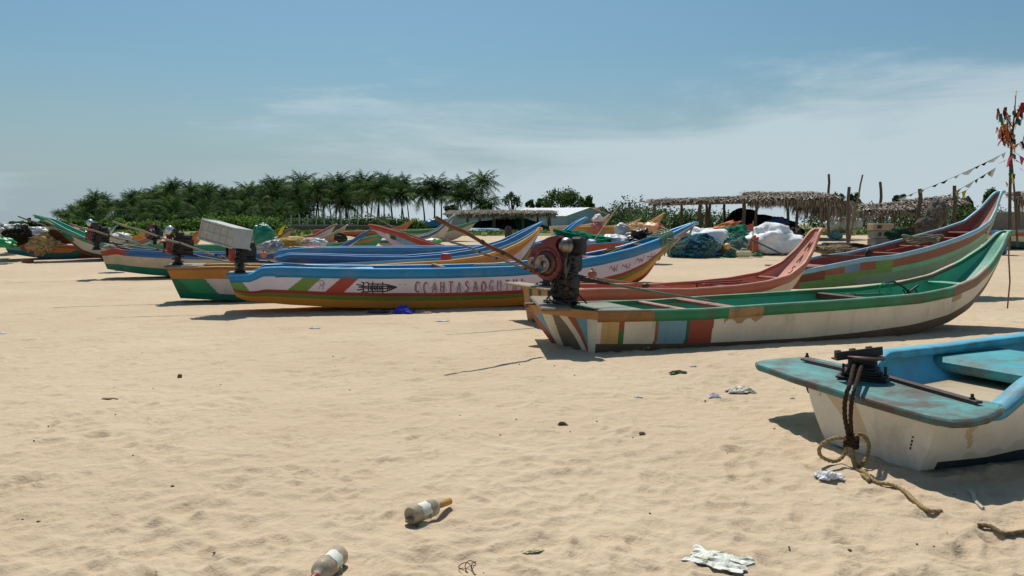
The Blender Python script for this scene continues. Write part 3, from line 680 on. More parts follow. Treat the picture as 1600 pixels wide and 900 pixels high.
# ---- brown boat with pale blue rim, bow high on the right
def p4(d, t):
    if t > .62: return lin('#6f8f78') if d > 1.3 else lin('#5a8a52')
    if d < .55: return lin('#6a3a30')
    if t < .42:
        if d < 1.0: return lin('#8a4c38')
        if d < 1.35: return lin('#5d86a8')
        if d < 1.75: return lin('#8a4c38')
        if d < 2.15: return lin('#5a8a42')
        return lin('#86503e')
    return lin('#5f8a44') if d < 2.15 else lin('#62ad88')
B = Boat(1222, 16.0, 1565, 18.0,
         gun=[(1250, 424), (1300, 414), (1350, 404), (1400, 399), (1450, 387), (1500, 371), (1530, 358), (1548, 345), (1558, 325), (1566, 299)],
         bot=[(1250, 452), (1300, 449), (1380, 442), (1430, 434), (1470, 422), (1510, 402), (1540, 376), (1552, 350), (1560, 325), (1566, 304)],
         bs=.5, bm=.70, pw=2.4, tip=.05, cr=.8, rake=.1, keel=.03)
B.build('fishing_boat', 'brown boat with pale blue rim and green bottom, its bow raised highest at the right', GB, p4, lambda w, t: lin('#6a3a30'), lin('#8f4c3c'), lin('#86b4c4'), .075, N=200, nt=18, mat=M_PAINT, floor=lin('#b0705a'), th=.04)
BOATS['brown'] = B
for d, w in ((2.9, .08), (3.6, .07), (4.35, .07), (4.9, .3)): B.thwart(d, w, lin('#99543f'), .10 if d < 4.8 else .14, .04)
mb = MB()
for w in (-.25,): mb.tube([B.P(2.9, w, B.Zg(2.9) - .08), B.P(3.9, w, B.Zg(3.7) - .09)], .018, lin('#7c3a2e'), 7); mb.tube([B.P(3.9, w, B.Zg(3.7) - .09), B.P(4.4, w, B.Zg(4.3) - .12)], .018, lin('#7c3a2e'), 7)
mb.make('rail', M_OLD, B.root)
mb = MB(); mb.box(B.P(.45, 0, B.Zg(.4) + .01), (1., 1.0, .03), lin('#8a4c40'), Matrix((B.T, B.N, Vector((0, 0, 1)))).transposed(), .01); mb.make('stern_platform', M_OLD, B.root)
mb = MB(); mb.tube([at(1284, 399, 16.2), at(1355, 401, 16.6)], .025, lin('#5a5048'), 8); mb.blob(at(1356, 397, 16.6), (.07, .06, .11), lin('#2c2826'), None, 12, 8, .2); mb.make('tail_shaft', M_METAL, B.root)
mb = MB(); c = B.P(3.75, -.1, B.Zg(3.7) - .04)
for k in range(5): mb.tube([c + Vector((.32 * math.cos(a) * (1 + .1 * k), .12 * math.sin(a), .03 * k + .03 * math.sin(3 * a + k))) for a in np.linspace(0, 6.28, 22)], .018, jit(lin('#8a9478'), .2), 6)
tag(mb.make('rope_coil', M_ROPE, base=c), 'pale green rope heaped on the thwart of the brown boat', 'rope')

# ---- long blue and white boat with writing on its side
B = Boat(360, 14.25, 1086, 16.55,
         gun=[(353, 431), (388, 430), (396, 427), (408, 419), (440, 418), (520, 420), (600, 421), (700, 420), (800, 417), (880, 410), (940, 400), (990, 388), (1030, 374), (1060, 360), (1086, 348)],
         bot=[(366, 462), (385, 470), (450, 476), (520, 480), (600, 482), (700, 482), (800, 478), (860, 472), (920, 462), (970, 449), (1005, 430), (1030, 404), (1050, 386), (1070, 366), (1086, 352)],
         bs=.5, bm=.66, pw=2.4, tip=.05, cr=.74, rake=.12, sm=1, belly=.04)
lav = lin('#ddd0d8')
S5 = [B.d_at(u, .42) for u in (472, 442, 500, 474, 530, 502, 558, 532)]
def p5(d, t):
    d5 = d + .0
    H = .72
    if t < .24: return lin('#2b85b6')
    if t > .80: return lin('#d08a34')
    if t > .695: return lin('#6f8238')
    if t > .60: return lin('#a03a30')
    if d < .16 + .2 * t: return lin('#6f9450')
    f = (t - .24) / .36
    if S5[0] + (S5[1] - S5[0]) * f < d < S5[2] + (S5[3] - S5[2]) * f: return lin('#6d8c3a')
    if S5[4] + (S5[5] - S5[4]) * f < d < S5[6] + (S5[7] - S5[6]) * f: return lin('#a8402f')
    if d > 8.2 and t > .4: return lin('#c2a080')
    return lav
blu = lin('#2b85b6'); lblu = lin('#62bce6')  # lighter blue paints sunlight onto the lip top, darker blue its sides
B.build('fishing_boat', 'long blue and lavender boat with red writing and slanted stripes on its side', GB, p5, lambda w, t: lin('#6f9450') if t < .4 else lin('#a8a088'), lambda d, k: lin('#2c8cb8') if d < 7.9 else lin('#3fa0cc'), blu, lambda d: .17 if .75 < d else .12,
        rimtop=lblu, N=500, nt=64, mat=M_CLEAN, floor=lin('#4ab0da'), rimw=.055, th=.04)
BOATS['blue'] = B
Mx = Matrix((B.T, B.N, Vector((0, 0, 1)))).transposed(); mb = MB(); mb.box(B.P(.22, 0, B.Zg(.2) - .0), (.55, .98, .05), lin('#5d8f98'), Mx, .02); mb.make('stern_platform', M_OLD, B.root)
e5 = engine(B, B.P(.14, 0, B.Zg(.1) + .03), (-.93, -.36, 0), .74, tiller=[at(176, 346, 14.2)], tiller_cols=['#8e8a76'], shaft=at(556, 419, 15.0), red=lin('#b03a2e'), shaft_col=lin('#6c7660'), cup='#55514a', ballpos=(-.3, .0, .30), ball='#4d463e', float_=(at(412, 398, 14.25), .062, '#d87a50'), parts=False)
B.thwart(2.0, 1.1, lin('#59b6dc'), .03, .03, M_CLEAN); B.thwart(3.75, .08, lin('#7a5a40'), -.04, .10, M_OLD)
mb = MB(); 
for k in range(3): mb.box(B.P(5.05, -.52 + k * .05, B.Zg(5) - .03 + k * .012), (1.0, .05, .02), jit(lin('#a89c88')), Mx, .005)
mb.make('side_board', M_WOOD, B.root)
B.thwart(6.95, .35, lin('#b0625a'), .05, .04); B.thwart(7.9, .10, lin('#8a5030'), .02, .25)
mb = MB(); red_ = lin('#a8434a'); gry = lin('#8f7f92')
x = 5.42 - .55 - .55
letters = [('C', red_), ('C', red_), ('A', gry), ('H', red_), ('T', red_), ('A', gry), ('S', red_), ('A', gry), ('O', red_), ('G', gry), ('U', gry), ('T', gry), ('H', red_), ('I', red_)]
D0, D1 = B.d_at(649, .42), B.d_at(826, .42)
for k, (ch, c) in enumerate(letters):
    d_ = D0 + (D1 - D0) * k / len(letters); g = [[(p[0] * random.uniform(.52, .7) + random.uniform(-.03, .03), p[1] * random.uniform(.92, 1.1) + (k % 3) * .04) for p in l] for l in GLY[ch]]
    B.strokes(g, d_, .31, .20, .085, c, mb)
    B.strokes([[(p[0] + .11, p[1] + .06) for p in l] for l in g], d_, .31, .20, .05, gry if c is red_ else lin('#b89aa8'), mb)
    B.strokes([[(-.1, random.uniform(.2, .9)), (.3, random.uniform(.0, .3)), (.6, random.uniform(.7, 1))]], d_, .31, .20, .03, gry, mb)
mb.make('lettering', M_OLD, B.root); mb = MB(); drk = lin('#38323a')                        # a scribbled tower lying on its side, ahead of the words
y0 = .33
tower = [[(0, .5), (.5, .45), (2.0, .42), (2.7, .5), (2.0, .6), (.5, .58), (0, .5)], [(.35, .15), (.35, .95)], [(.5, .15), (.7, .15), (.7, .9), (.45, .9)], [(.75, .25), (1.7, .25), (2.05, .3), (2.7, .5), (2.05, .8), (1.7, .85), (.75, .85)],
         [(1.0, .05), (1.0, 1.0)], [(1.35, .25), (1.35, .85)], [(1.7, .08), (1.7, .98)], [(.85, .4), (.95, .4), (.95, .7), (.85, .7), (.85, .4)], [(1.12, .4), (1.25, .4), (1.25, .7), (1.12, .7), (1.12, .4)], [(1.48, .4), (1.6, .4), (1.6, .7), (1.48, .7), (1.48, .4)], [(2.05, .3), (2.05, .8)], [(2.2, .38), (2.2, .72)], [(2.35, .42), (2.35, .66)], [(-.15, .3), (.35, .38)], [(-.1, .75), (.35, .68)], [(2.0, .42), (2.4, .62)], [(2.0, .6), (2.4, .42)], [(.2, .1), (.45, .2)], [(.2, .95), (.45, .85)]]
B.strokes([[(p[0] * 1.12, p[1]) for p in l] for l in tower], B.d_at(560, .4), .29, .225, .10, drk, mb); mb.make('painted_tower', M_OLD, B.root); mb = MB(); B.strokes([[(0, .1), (.5, 0), (.7, .4), (.3, .5), (.1, .9)], [(.2, .2), (.6, .8)], [(.6, .1), (.5, 1.)]], B.d_at(496, .4), .30, .18, .05, gry, mb)
B.strokes([[(0, .3), (.1, .4)], [(.6, .25), (.75, .35)]], B.d_at(624, .4), .31, .16, .09, gry, mb)
mb.make('scrawl', M_OLD, B.root); mb = MB()
for (dx, ty) in ((6.55, .32), (7.0, .30), (7.28, .34), (7.6, .3), (7.85, .36)):    # scrawls near the bow
    pts = [(0, .6), (.3, .2), (.5, .7), (.8, .1), (.9, .8), (1.3, .3), (1.1, .9)]; pts = [(p[0] + random.uniform(-.15, .15), p[1] + random.uniform(-.2, .2)) for p in pts]
    mb = MB() if dx > 6.6 else mb; B.strokes([pts, [(.1, .2), (1.2, .8)]], dx, ty, .16, .045, lin('#5d5068'), mb); mb.make('scrawl', M_OLD, B.root)

# ---- boats further back ------------------------------------------------------------
def bands(*bd):
    """bd: (upper limit of t, colour)"""
    bd = [(t, lin(c)) for t, c in bd]
    def f(d, t):
        for tt, c in bd:
            if t <= tt: return c
        return bd[-1][1]
    return f
def far_boat(label, u0, Y0, u1, Y1, gun, paint, inner, rim, rimh=.09, rimtop=None, floor=None, trans=None, N=90, thw=(), bot=None, mat=None, kw_nt=16, **kw):
    B = Boat(u0, Y0, u1, Y1, gun, bot, **kw)
    B.build('fishing_boat', label, GB, paint, trans or (lambda w, t: paint(.3, t)), lin(inner) if isinstance(inner, str) else inner, lin(rim) if isinstance(rim, str) else rim, rimh, rimtop=lin(rimtop) if rimtop else None, N=N, nt=kw_nt,
            mat=mat or M_PAINT, floor=lin(floor) if floor else None, th=.04)
    for d, w, c, dr in thw: B.thwart(d * B.L, w, lin(c), dr, .04)
    return B
def p6(d, t):
    if t > .80: return lin('#14705a')
    if t < .34: return lin('#b87832')
    s_ = d + (t - .34) * -.35
    if s_ < .12: return lin('#2c6b45')
    if s_ < .62: return lin('#2c8a5c')
    if s_ < .66: return lin('#cfc4c0')
    if s_ < 1.30: return lin('#cfc4c0')
    if s_ < 2.05: return lin('#1f9468')
    return lin('#a8402f') if s_ < 2.7 else lin('#c8b4b4')
B6 = far_boat('boat with orange, white and green stern and yellow bow, behind the writing boat', 266, 16.1, 843, 18.2,
    [(250, 419), (340, 417), (420, 418), (520, 418), (600, 414), (640, 411), (700, 408), (750, 401), (790, 390), (815, 378), (832, 367), (844, 357)],
    p6, lambda d, k: lin('#c9a878') if d < 5.6 else lin('#d6983c'), lambda d, j: lin('#8a6038') if d < 2 else lin('#d99a3a'), .05, rimtop='#d8a858', floor='#d29a48', bs=.5, bm=.6, tip=.07, cr=.68, rake=.22, N=240, kw_nt=40,
    bot=[(288, 466), (300, 467), (360, 470), (420, 474), (600, 474), (700, 470), (760, 455), (800, 432), (820, 405), (835, 380), (844, 362)],
    trans=lambda w, t: lin('#7a5a34') if t < .15 else (lin('#2c7a50') if abs(w - .5) < .5 - .045 else lin('#b8a888')), thw=((.5, .12, '#a04848', .1), (.68, .08, '#b07a3a', .05)))
B6.rimfar = None
mb = MB(); n = 60; vs = []; fs = []                 # pale blue far lip of that boat
for i in range(n + 1):
    p = .25 + .74 * i / n; q = B6.side(p, 0, -1, .004); vs += [q + Vector((0, 0, .022)), B6.side(p, 0, -1, -.05) + Vector((0, 0, .022)), B6.side(p, 0, -1, -.055) + Vector((0, 0, -.02))]
for i in range(n): fs += [(3 * i, 3 * i + 3, 3 * i + 4, 3 * i + 1), (3 * i + 1, 3 * i + 4, 3 * i + 5, 3 * i + 2)]
mb.add(vs, fs, lin('#5ab0dc')); mb.make('painted_lip', M_CLEAN, B6.root)
mb = MB(); Mx = Matrix((B6.T, B6.N, Vector((0, 0, 1)))).transposed(); mb.box(B6.P(.3, 0, B6.Zg(.3) + .02), (.7, 1.05, .04), lin('#8a7c68'), Mx, .015); mb.make('stern_platform', M_OLD, B6.root)
engine(B6, B6.P(.12, 0, B6.Zg(.1) + .04), (-.93, -.36, 0), .82, tiller=[at(109, 350, 15.8)], tiller_cols=['#857a68'], shaft=at(392, 414, 16.6), ballpos=(-.08, .2, .78), ball='#c8ccd0', ring=True, cup='#5a544c', red=lin('#8c3030'), parts=False)
BOATS['six'] = B6

B7 = far_boat('dark blue boat with orange side between the yellow bowed boat and pale blue one', 432, 18.4, 847, 20.1,
    [(438, 402), (450, 398), (500, 399), (560, 401), (640, 402), (700, 397), (750, 389), (790, 377), (815, 364), (832, 355), (847, 347)],
    bands((.22, '#1f4f8c'), (1, '#b87a4a')), lambda d, k: lin('#c2a888') if d > 3 else lin('#2c5f88'), '#2f6fae', .1, rimtop='#4f9fd8', bs=.4, bm=.5, tip=.05)
B8 = far_boat('pale blue boat with teal inside and a long slim upturned bow with orange underside', 428, 22.0, 915, 24.2,
    [(432, 392), (470, 388), (560, 387), (650, 387), (740, 385), (800, 384), (850, 379), (875, 369), (890, 357), (902, 347), (915, 340)],
    bands((.25, '#2a6fae'), (1, '#c07a34')), lambda d, k: lin('#2a7f98') if d < 3.2 else lin('#2f78b8'), '#2f7fc0', .12, rimtop='#58b4e4', bs=.5, bm=.62, tip=.06, N=120, thw=((.3, .7, '#6cc0de', .06), (.45, .1, '#2a5f78', .05)))
mb = MB(); mb.tube([at(458, 386, 22.), at(520, 390, 22.2), at(590, 397, 22.6)], .025, lin('#8a9a7a'), 8); mb.blob(at(591, 396, 22.6), (.09, .07, .07), lin('#22201e'), None, 10, 8, .2); mb.blob(at(454, 389, 22.), (.07, .07, .07), lin('#c85a40'), None, 12, 8, .05); mb.make('tail_shaft', M_METAL, B8.root)
def p9_(d, t):
    if t < .26: return lin('#a04030') if d < .62 else lin('#2c68a8')
    return lin('#cdbb9c') if t < .68 else lin('#1f7a5c')
B9 = far_boat('boat with red stern corner, white side and dark green bottom near the left', 166, 23.0, 577, 24.7,
    [(160, 393), (170, 391), (180, 388), (190, 391), (230, 393), (300, 396), (400, 397), (470, 395), (510, 391), (530, 386), (550, 376), (565, 366), (577, 360)],
    p9_, '#2c7f9a', lambda d, j: lin('#a04030') if d < .62 else lin('#2a62a0'), .1, bs=.5, bm=.6, tip=.06, rake=.12, N=140, stern_z=.3)
engine(B9, B9.P(-.25, 0, B9.Zg(.1) + .02), (-.9, -.4, 0), .9, tiller=[at(28, 338, 22.2)], tiller_cols=['#6f685c'], ballpos=(-.06, .2, .80), ball='#c4ccd6', red=lin('#7a2a24'), shaft=at(300, 398, 23.6))
B21 = far_boat('low boat with a green rim and engine, just beyond the white sided boat', 192, 26.5, 430, 27.5, [(190, 384), (220, 383), (300, 384), (370, 383), (405, 378), (430, 368)],
    bands((.3, '#2c8a6c'), (1, '#c8bba0')), '#3a8f78', '#2c8a6c', .12, bs=.45, bm=.6)
engine(B21, B21.P(1.0, 0, B21.Zg(1) + .0), (-.3, -.9, 0), .75, ballpos=(-.15, .2, .6), ball='#c0c4c8', parts=False)
def p10(d, t):
    return lin('#cfc3ae') if t < .72 else lin('#6e4a34')
B10 = far_boat('white boat with a green rim, its bow pointing up to the left', 262, 31.0, 57, 30.0,
    [(57, 336), (64, 339), (75, 342), (100, 356), (130, 370), (160, 380), (200, 387), (262, 389)], p10, '#4fa68c', '#2c8a70', .18, rimtop='#7cc4b0', bs=.5, bm=.7, tip=.06, N=120,
    bot=[(58, 341), (78, 352), (100, 370), (118, 386), (128, 396), (145, 402), (165, 405), (200, 406), (262, 405)], cr=.6)
mb = MB(); 
for du in (0, 9): B10.strokes([[(0, .5), (.5, 0), (1, .5), (.5, 1), (0, .5)], [(.2, .5), (.8, .5)], [(.5, .2), (.5, .8)]], B10.d_at(105 + du, .35), .32, .22, .35, lin('#2c7a58'), mb)
mb.make('bow_mark', M_OLD, B10.root)
def p11(d, t):
    if t > .58: return lin('#2a6f80') if d < 2.4 else lin('#6e4a34')
    if d < .5: return lin('#7fae9c')
    k = (d * 1.1 + t) % 2.2
    return lin('#c07a34') if k < .7 else (lin('#2a6a5c') if k < 1.15 else lin('#b4553c'))
B11 = far_boat('leftmost boat, its low side painted in orange, red and teal patches', 12, 30.5, 235, 32.5, [(6, 382), (40, 382), (100, 384), (150, 386), (200, 382), (235, 370)], p11, '#8a4a38', '#b4553c', .1, bs=.5, bm=.6, tip=.05, stern_z=.3,
    trans=lambda w, t: lin('#c0b49c'))
Mx = Matrix((B11.T, B11.N, Vector((0, 0, 1)))).transposed(); mb = MB(); mb.box(B11.P(-.1, -.2, B11.Zg(.1) + .03), (.4, 1.7, .05), lin('#8c8070'), Mx, .015); mb.make('stern_platform', M_OLD, B11.root)
engine(B11, B11.P(.5, 0, B11.Zg(.3)), (-.5, -.86, 0), .85, tiller=[at(2, 352, 29.6)], tiller_cols=['#6f685c'], ballpos=(-.1, .2, .7), ball='#8a8a88', shaft=at(140, 388, 31), red=lin('#3a3a30'))
def p12(d, t):
    return lin('#7fa8c4') if t < .55 else lin('#c4b0c8')
B12 = far_boat('pale blue boat with a thick red rim and diamond mark, bow pointing left', 835, 27.2, 578, 27.2, [(578, 351), (590, 353), (600, 356), (625, 363), (645, 371), (670, 380), (700, 387), (760, 391), (835, 391)], p12, '#8a4438', '#b0452e', .16, rimtop='#c05a3c', bs=.5, bm=.6, tip=.05, N=120,
    bot=[(578, 355), (592, 366), (608, 378), (625, 392), (645, 406), (680, 414), (760, 416), (835, 414)])
mb = MB()
for du, dt, c in ((603, .25, '#b0302c'), (608, .30, '#e0e0dc'), (613, .25, '#b0302c'), (610, .48, '#e0e0dc'), (615, .45, '#1f5a3c'), (606, .42, '#e0e0dc'), (619, .40, '#1f5a3c')):
    d = B12.d_at(du, .4); B12.strokes([[(0, 0), (1, 0)]], d, dt + .05, .13, 1., lin(c), mb)
mb.make('bow_mark', M_OLD, B12.root)
far_boat('tan boat with dark blue rim and beige bow curving up beside the low shelter', 590, 36.0, 709, 36.8, [(590, 376), (630, 374), (650, 371), (670, 366), (684, 359), (697, 348), (709, 336)], bands((.2, '#2c5a8c'), (1, '#c8b8a0')), '#c8a878', '#34618c', .12, rimtop='#d8d0c0', bs=.5, bm=.6)
far_boat('boat with a green rim and white side lying across behind the beige bow', 600, 42.0, 745, 42.5, [(600, 360), (650, 360), (690, 357), (720, 352), (745, 345)], bands((.3, '#2f7f5a'), (1, '#b8a890')), '#9a8a6a', '#2f7f5a', .12)
far_boat('brown boat with a plain narrow bow, furthest back in the middle', 535, 47.0, 646, 47.5, [(535, 362), (590, 360), (612, 357), (628, 352), (638, 347), (646, 342)], bands((1, '#a8663c')), '#a8663c', '#b0683c', .08)
far_boat('boat with brown edged pale bow, left one of a pair of slim bows', 425, 40.0, 525, 40.5, [(425, 372), (470, 370), (492, 366), (506, 359), (516, 354), (525, 350)], bands((.2, '#7a4434'), (1, '#a8b0b8')), '#8a4a3a', '#8a4a3a', .1, rimtop='#d0b8a0')
far_boat('bare tan boat with white rimmed bow, right one of a pair of slim bows', 440, 37.0, 542, 37.5, [(440, 379), (490, 375), (508, 369), (522, 363), (533, 357), (542, 351)], bands((.1, '#c8c0b0'), (1, '#b08c6c')), '#9a5a40', '#b0886a', .06, rimtop='#d8d4c8')
B16 = far_boat('boat with a dark tipped brown bow that carries a yellow flag', 372, 36.0, 457, 36.5, [(372, 380), (415, 377), (432, 372), (443, 364), (450, 359), (457, 357)], bands((.2, '#5a4434'), (1, '#a89878')), '#8a7458', '#6a4f3a', .08)
far_boat('green and orange boat half hidden behind the dark blue bow', 500, 34.0, 600, 35.0, [(500, 385), (550, 377), (575, 371), (600, 366)], bands((.3, '#c0602c'), (1, '#2f8a5c')), '#2f8a5c', '#2f8a5c', .08)
far_boat('boat with an orange bow rising behind the second engine from the left', 235, 35.0, 322, 35.5, [(235, 378), (280, 376), (298, 370), (310, 361), (322, 352)], bands((1, '#c07434')), '#b86c3a', '#b0602c', .08)
far_boat('boat with a slim yellow orange bow at the far left middle', 165, 40.0, 240, 40.5, [(165, 374), (200, 372), (215, 368), (228, 362), (240, 354)], bands((1, '#d08c34')), '#c08434', '#d08c34', .08)
far_boat('red brown boat behind the grey crate', 290, 31.0, 415, 31.5, [(290, 386), (340, 383), (380, 376), (400, 366), (415, 357)], bands((.4, '#a85a34'), (1, '#c8a070')), '#b06a40', '#a8502c', .1)
far_boat('tan boat with a yellow bow tip, carrying the pink and orange sacks', 890, 38.0, 1037, 38.5, [(890, 354), (960, 355), (1000, 353), (1016, 348), (1027, 341), (1037, 333)], bands((.2, '#b8843c'), (1, '#b08860')), '#c89848', '#c08a3c', .08, rimtop='#d8b060')
far_boat('boat with a short yellow bow, left of the taller yellow bow', 900, 43.0, 1001, 43.5, [(900, 354), (960, 353), (982, 351), (992, 347), (1001, 342)], bands((1, '#b8904c')), '#c8a050', '#c8a050', .08)
far_boat('boat with a pale wooden bow in front of the white shed', 860, 46.0, 952, 46.5, [(860, 354), (915, 352), (932, 349), (942, 343), (952, 335)], bands((1, '#b8a888')), '#c8b890', '#c8b890', .08)
def p17(d, t):
    if t < .36: return lin('#b04c34')
    s_ = d + (t - .36) * .8
    if s_ > S17[1]: return lin('#2c6b3c') if s_ < S17[1] + .4 else lin('#b04c34')
    if s_ > S17[0]: return lin('#b04c34') if s_ < S17[0] + .35 else lin('#d8d0c4')
    return lin('#6fa4c4') if t < .85 else lin('#c07434')
S17 = (99, 99)
B17 = Boat(868, 20.6, 1030, 21.6, [(868, 386), (900, 383), (950, 380), (985, 378), (1010, 380), (1030, 383)], None, bs=.55, bm=.62, tip=.3, stern_z=.1)
S17 = (B17.d_at(952, .4) + .1, B17.d_at(975, .4))
B17.build('fishing_boat', 'low boat with a red band and pale blue panel, loaded with nets and sacks', GB, p17, lambda w, t: lin('#b04c34'), lin('#2f6f98'), lin('#b04c34'), .05, rimtop=lin('#3a7fb0'), N=120, nt=16, mat=M_PAINT)
mb = MB(); d0 = B17.d_at(921, .4)
for k, ch in enumerate('UCAS'): B17.strokes([[(p[0] * .6, p[1]) for p in l] for l in GLY[ch]], d0 + k * .12, .50, .13, .16, lin('#dcd0d8'), mb)
mb.make('lettering', M_OLD, B17.root)
far_boat('boat with red, white and dark green bands at the right edge of the beach', 1535, 36.0, 1760, 37.0, [(1535, 362), (1560, 361), (1600, 361), (1660, 358), (1720, 345), (1760, 325)], bands((.34, '#a8503c'), (.64, '#d0c0a4'), (1, '#1f5a4c')), '#8a5040', '#8fa8a8', .06)
far_boat('low green boat lying behind the concrete blocks', 1385, 40.0, 1470, 40.5, [(1385, 357), (1420, 358), (1450, 355), (1470, 352)], bands((.4, '#8a4a38'), (1, '#8fa08c')), '#3a5a48', '#7a4434', .08)

far_boat('low orange hull with a teal rim beyond the straw net at the far left', 95, 38.0, -35, 38.0, [(-35, 352), (-15, 358), (10, 365), (50, 371), (95, 372)], bands((.3, '#2f8a80'), (1, '#b86a3c')), '#2f7a80', '#2f8a80', .1)
far_boat('slim blue boat behind the green rimmed white bow at the left', 70, 40.0, 182, 41.0, [(70, 371), (120, 370), (150, 366), (168, 360), (182, 352)], bands((.4, '#3a80a8'), (1, '#b8b0a0')), '#5a9ab0', '#3a88b0', .1)
far_boat('dull red boat beyond the leftmost hulls with its bow to the right', 10, 44.0, 118, 44.5, [(10, 368), (60, 367), (90, 363), (106, 358), (118, 351)], bands((1, '#a05a44')), '#a8684c', '#b06a50', .08)
far_boat('teal boat with pale bow tip between the far engines at the left', 130, 33.5, 262, 34.0, [(130, 380), (180, 379), (220, 375), (245, 367), (262, 358)], bands((.4, '#2f8f88'), (1, '#c8bca8')), '#5aa8a0', '#48a8a0', .08)

# ================================================================== PALMS, TREES, BUSHES
def frond(mb, o, az, el, L, droop, col, dead=False, nl=17):
    d0 = Vector((math.cos(az), math.sin(az), 0)); pts = []; p = Vector(o); a = el; n = 8
    for k in range(n + 1):
        pts.append(p.copy()); p = p + (d0 * math.cos(a) + Vector((0, 0, math.sin(a)))) * (L / n); a -= droop * (.4 + 1.3 * k / n)
    side = Vector((-d0.y, d0.x, 0)); mb.tube(pts[:-1], [.035 * (1 - .8 * k / n) for k in range(n)], jit(lin('#7a7a48') if not dead else lin('#9a8460')), 3, False)
    for k in range(nl):
        t = .12 + .88 * k / (nl - 1); f = t * n; i = min(int(f), n - 1); q = pts[i].lerp(pts[i + 1], f - i); T = (pts[min(i + 1, n)] - pts[i]).normalized()
        ll = L * .30 * math.sin(math.pi * min(1, .18 + .85 * t)) + .12; w = .055 + .05 * (1 - t)
        for sg in (-1, 1):
            dr = side * sg * random.uniform(.6, 1.) + T * .55 + Vector((0, 0, -random.uniform(.35, 1.05) if not dead else -1.3)); dr.normalize(); e = q + dr * ll * random.uniform(.8, 1.1)
            c = jit(col, .22); mb.add([q - T * w, q + T * w, q.lerp(e, .55) + T * w * .8, e], [(0, 1, 2, 3)], c)
def palm_proto(seed, h, dense=1.):
    random.seed(seed); mb = MB(); lean = Vector((random.uniform(-1.3, 1.3), random.uniform(-.8, .8), 0)) * (h / 10); pts = []
    for k in range(9): t = k / 8; pts.append(lean * t * t + Vector((0, 0, h * t - .3)))
    mb.tube(pts, [.17 - .07 * k / 8 + (.08 if k == 0 else 0) for k in range(9)], lin('#4c4438'), 7)
    trunk = mb
    top = pts[-1]; mb = MB(); greens = [lin('#344e28'), lin('#486634'), lin('#284020'), lin('#6f8a4a')]  # the lightest green is a sunlit highlight painted into random fronds
    n = int(25 * dense)
    for k in range(n):
        az = k * 2.399 + random.uniform(-.25, .25); q = k / n; el = R(78) - R(112) * q + random.uniform(-.15, .15)
        frond(mb, top + Vector((0, 0, .15)), az, el, random.uniform(3.9, 5.0) * (1 if q > .1 else .8), random.uniform(.10, .20) + .05 * q, random.choice(greens) if q < .78 else random.choice([lin('#6b7848'), lin('#948a5c'), lin('#4a6030')]))
    for k in range(random.randint(1, 4)): frond(mb, top, random.uniform(0, 6.28), R(-50), 2.8, .12, lin('#94805c'), True, 12)
    for k in range(8): a = random.uniform(0, 6.28); mb.blob(top + Vector((.28 * math.cos(a), .28 * math.sin(a), random.uniform(-.5, -.1))), (.13, .13, .16), lin('#6b6a34'), None, 6, 5, .02)
    return trunk, mb
PROTO = []
HT = [2.2, 3.4, 4.8, 6.2, 7.6, 9.0, 10.2, 11.2]        # trunk heights of the eight palms that are copied
PROTO_D = {}; H0 = lambda k: HT[k] + 2.4
def palm_at(x, y, sc, rz, label, group, k):
    if k not in PROTO_D:
        t, c = palm_proto(100 + k, HT[k], 1.05 if k % 3 else .9); root = thing('coconut_palm', (0, 0, 0), label, 'palm tree', group)
        t.make('trunk', M_BARK, root); c.make('crown', M_PALM, root); PROTO_D[k] = root; r = root
    else: r = copy_tree(PROTO_D[k])
    r.location = (x, y, gz(x, y) - .1); r.rotation_euler = (0, 0, rz); r.scale = (sc * random.uniform(.9, 1.1), sc * random.uniform(.9, 1.1), sc); r['label'] = label
    if group: r['group'] = group
    elif 'group' in r: del r['group']
    return r
outline = [(88, 326), (110, 318), (130, 310), (150, 300), (170, 306), (190, 301), (215, 298), (240, 292), (265, 277), (290, 288), (320, 284), (350, 290), (380, 283), (405, 288), (430, 268), (455, 281), (490, 267), (508, 276), (525, 269), (550, 282), (580, 265), (600, 274), (618, 275), (635, 276), (648, 273)]
ou, ov = zip(*outline); rp = random.Random(11)
gl = 'coconut palms of the grove behind the boats'; gt = 'tall coconut palm in the dense grove beyond the boats'
cnt = 0; random.seed(3)
for row, (fr, u1, st) in enumerate(((0, 650, 13), (.12, 645, 17), (.28, 640, 20), (.44, 560, 22), (.58, 480, 21), (.72, 450, 23))):
    u = 90 + row * 5
    while u < u1:
        vo = np.interp(u, ou, ov); Yf = min(max(10.9 * FPX / (350 - vo), 140), 440); f_ = min(.85, max(0, fr + rp.uniform(-.06, .07))); v = 350 - (350 - vo) * (1 - f_) + (rp.uniform(-6, 9) if row < 2 else rp.uniform(-3, 3))
        Y = Yf * (1 - .035 * row) + rp.uniform(-3, 3); h = (350 - v) / FPX * Y + .8
        if u > 470 and row > 1 and rp.random() < .62: u += st; continue
        k = min(range(8), key=lambda q: abs(H0(q) - h) + rp.random() * .8); sc = min(max(h / H0(k), .8), 1.2); p = at(u, 350, Y); palm_at(p.x, p.y, sc, rp.uniform(0, 6.28), gt if h > 7 else 'short young coconut palm filling the lower part of the grove', gl if h > 7 else 'young coconut palms in the grove', k); cnt += 1; u += st * rp.uniform(.75, 1.25)
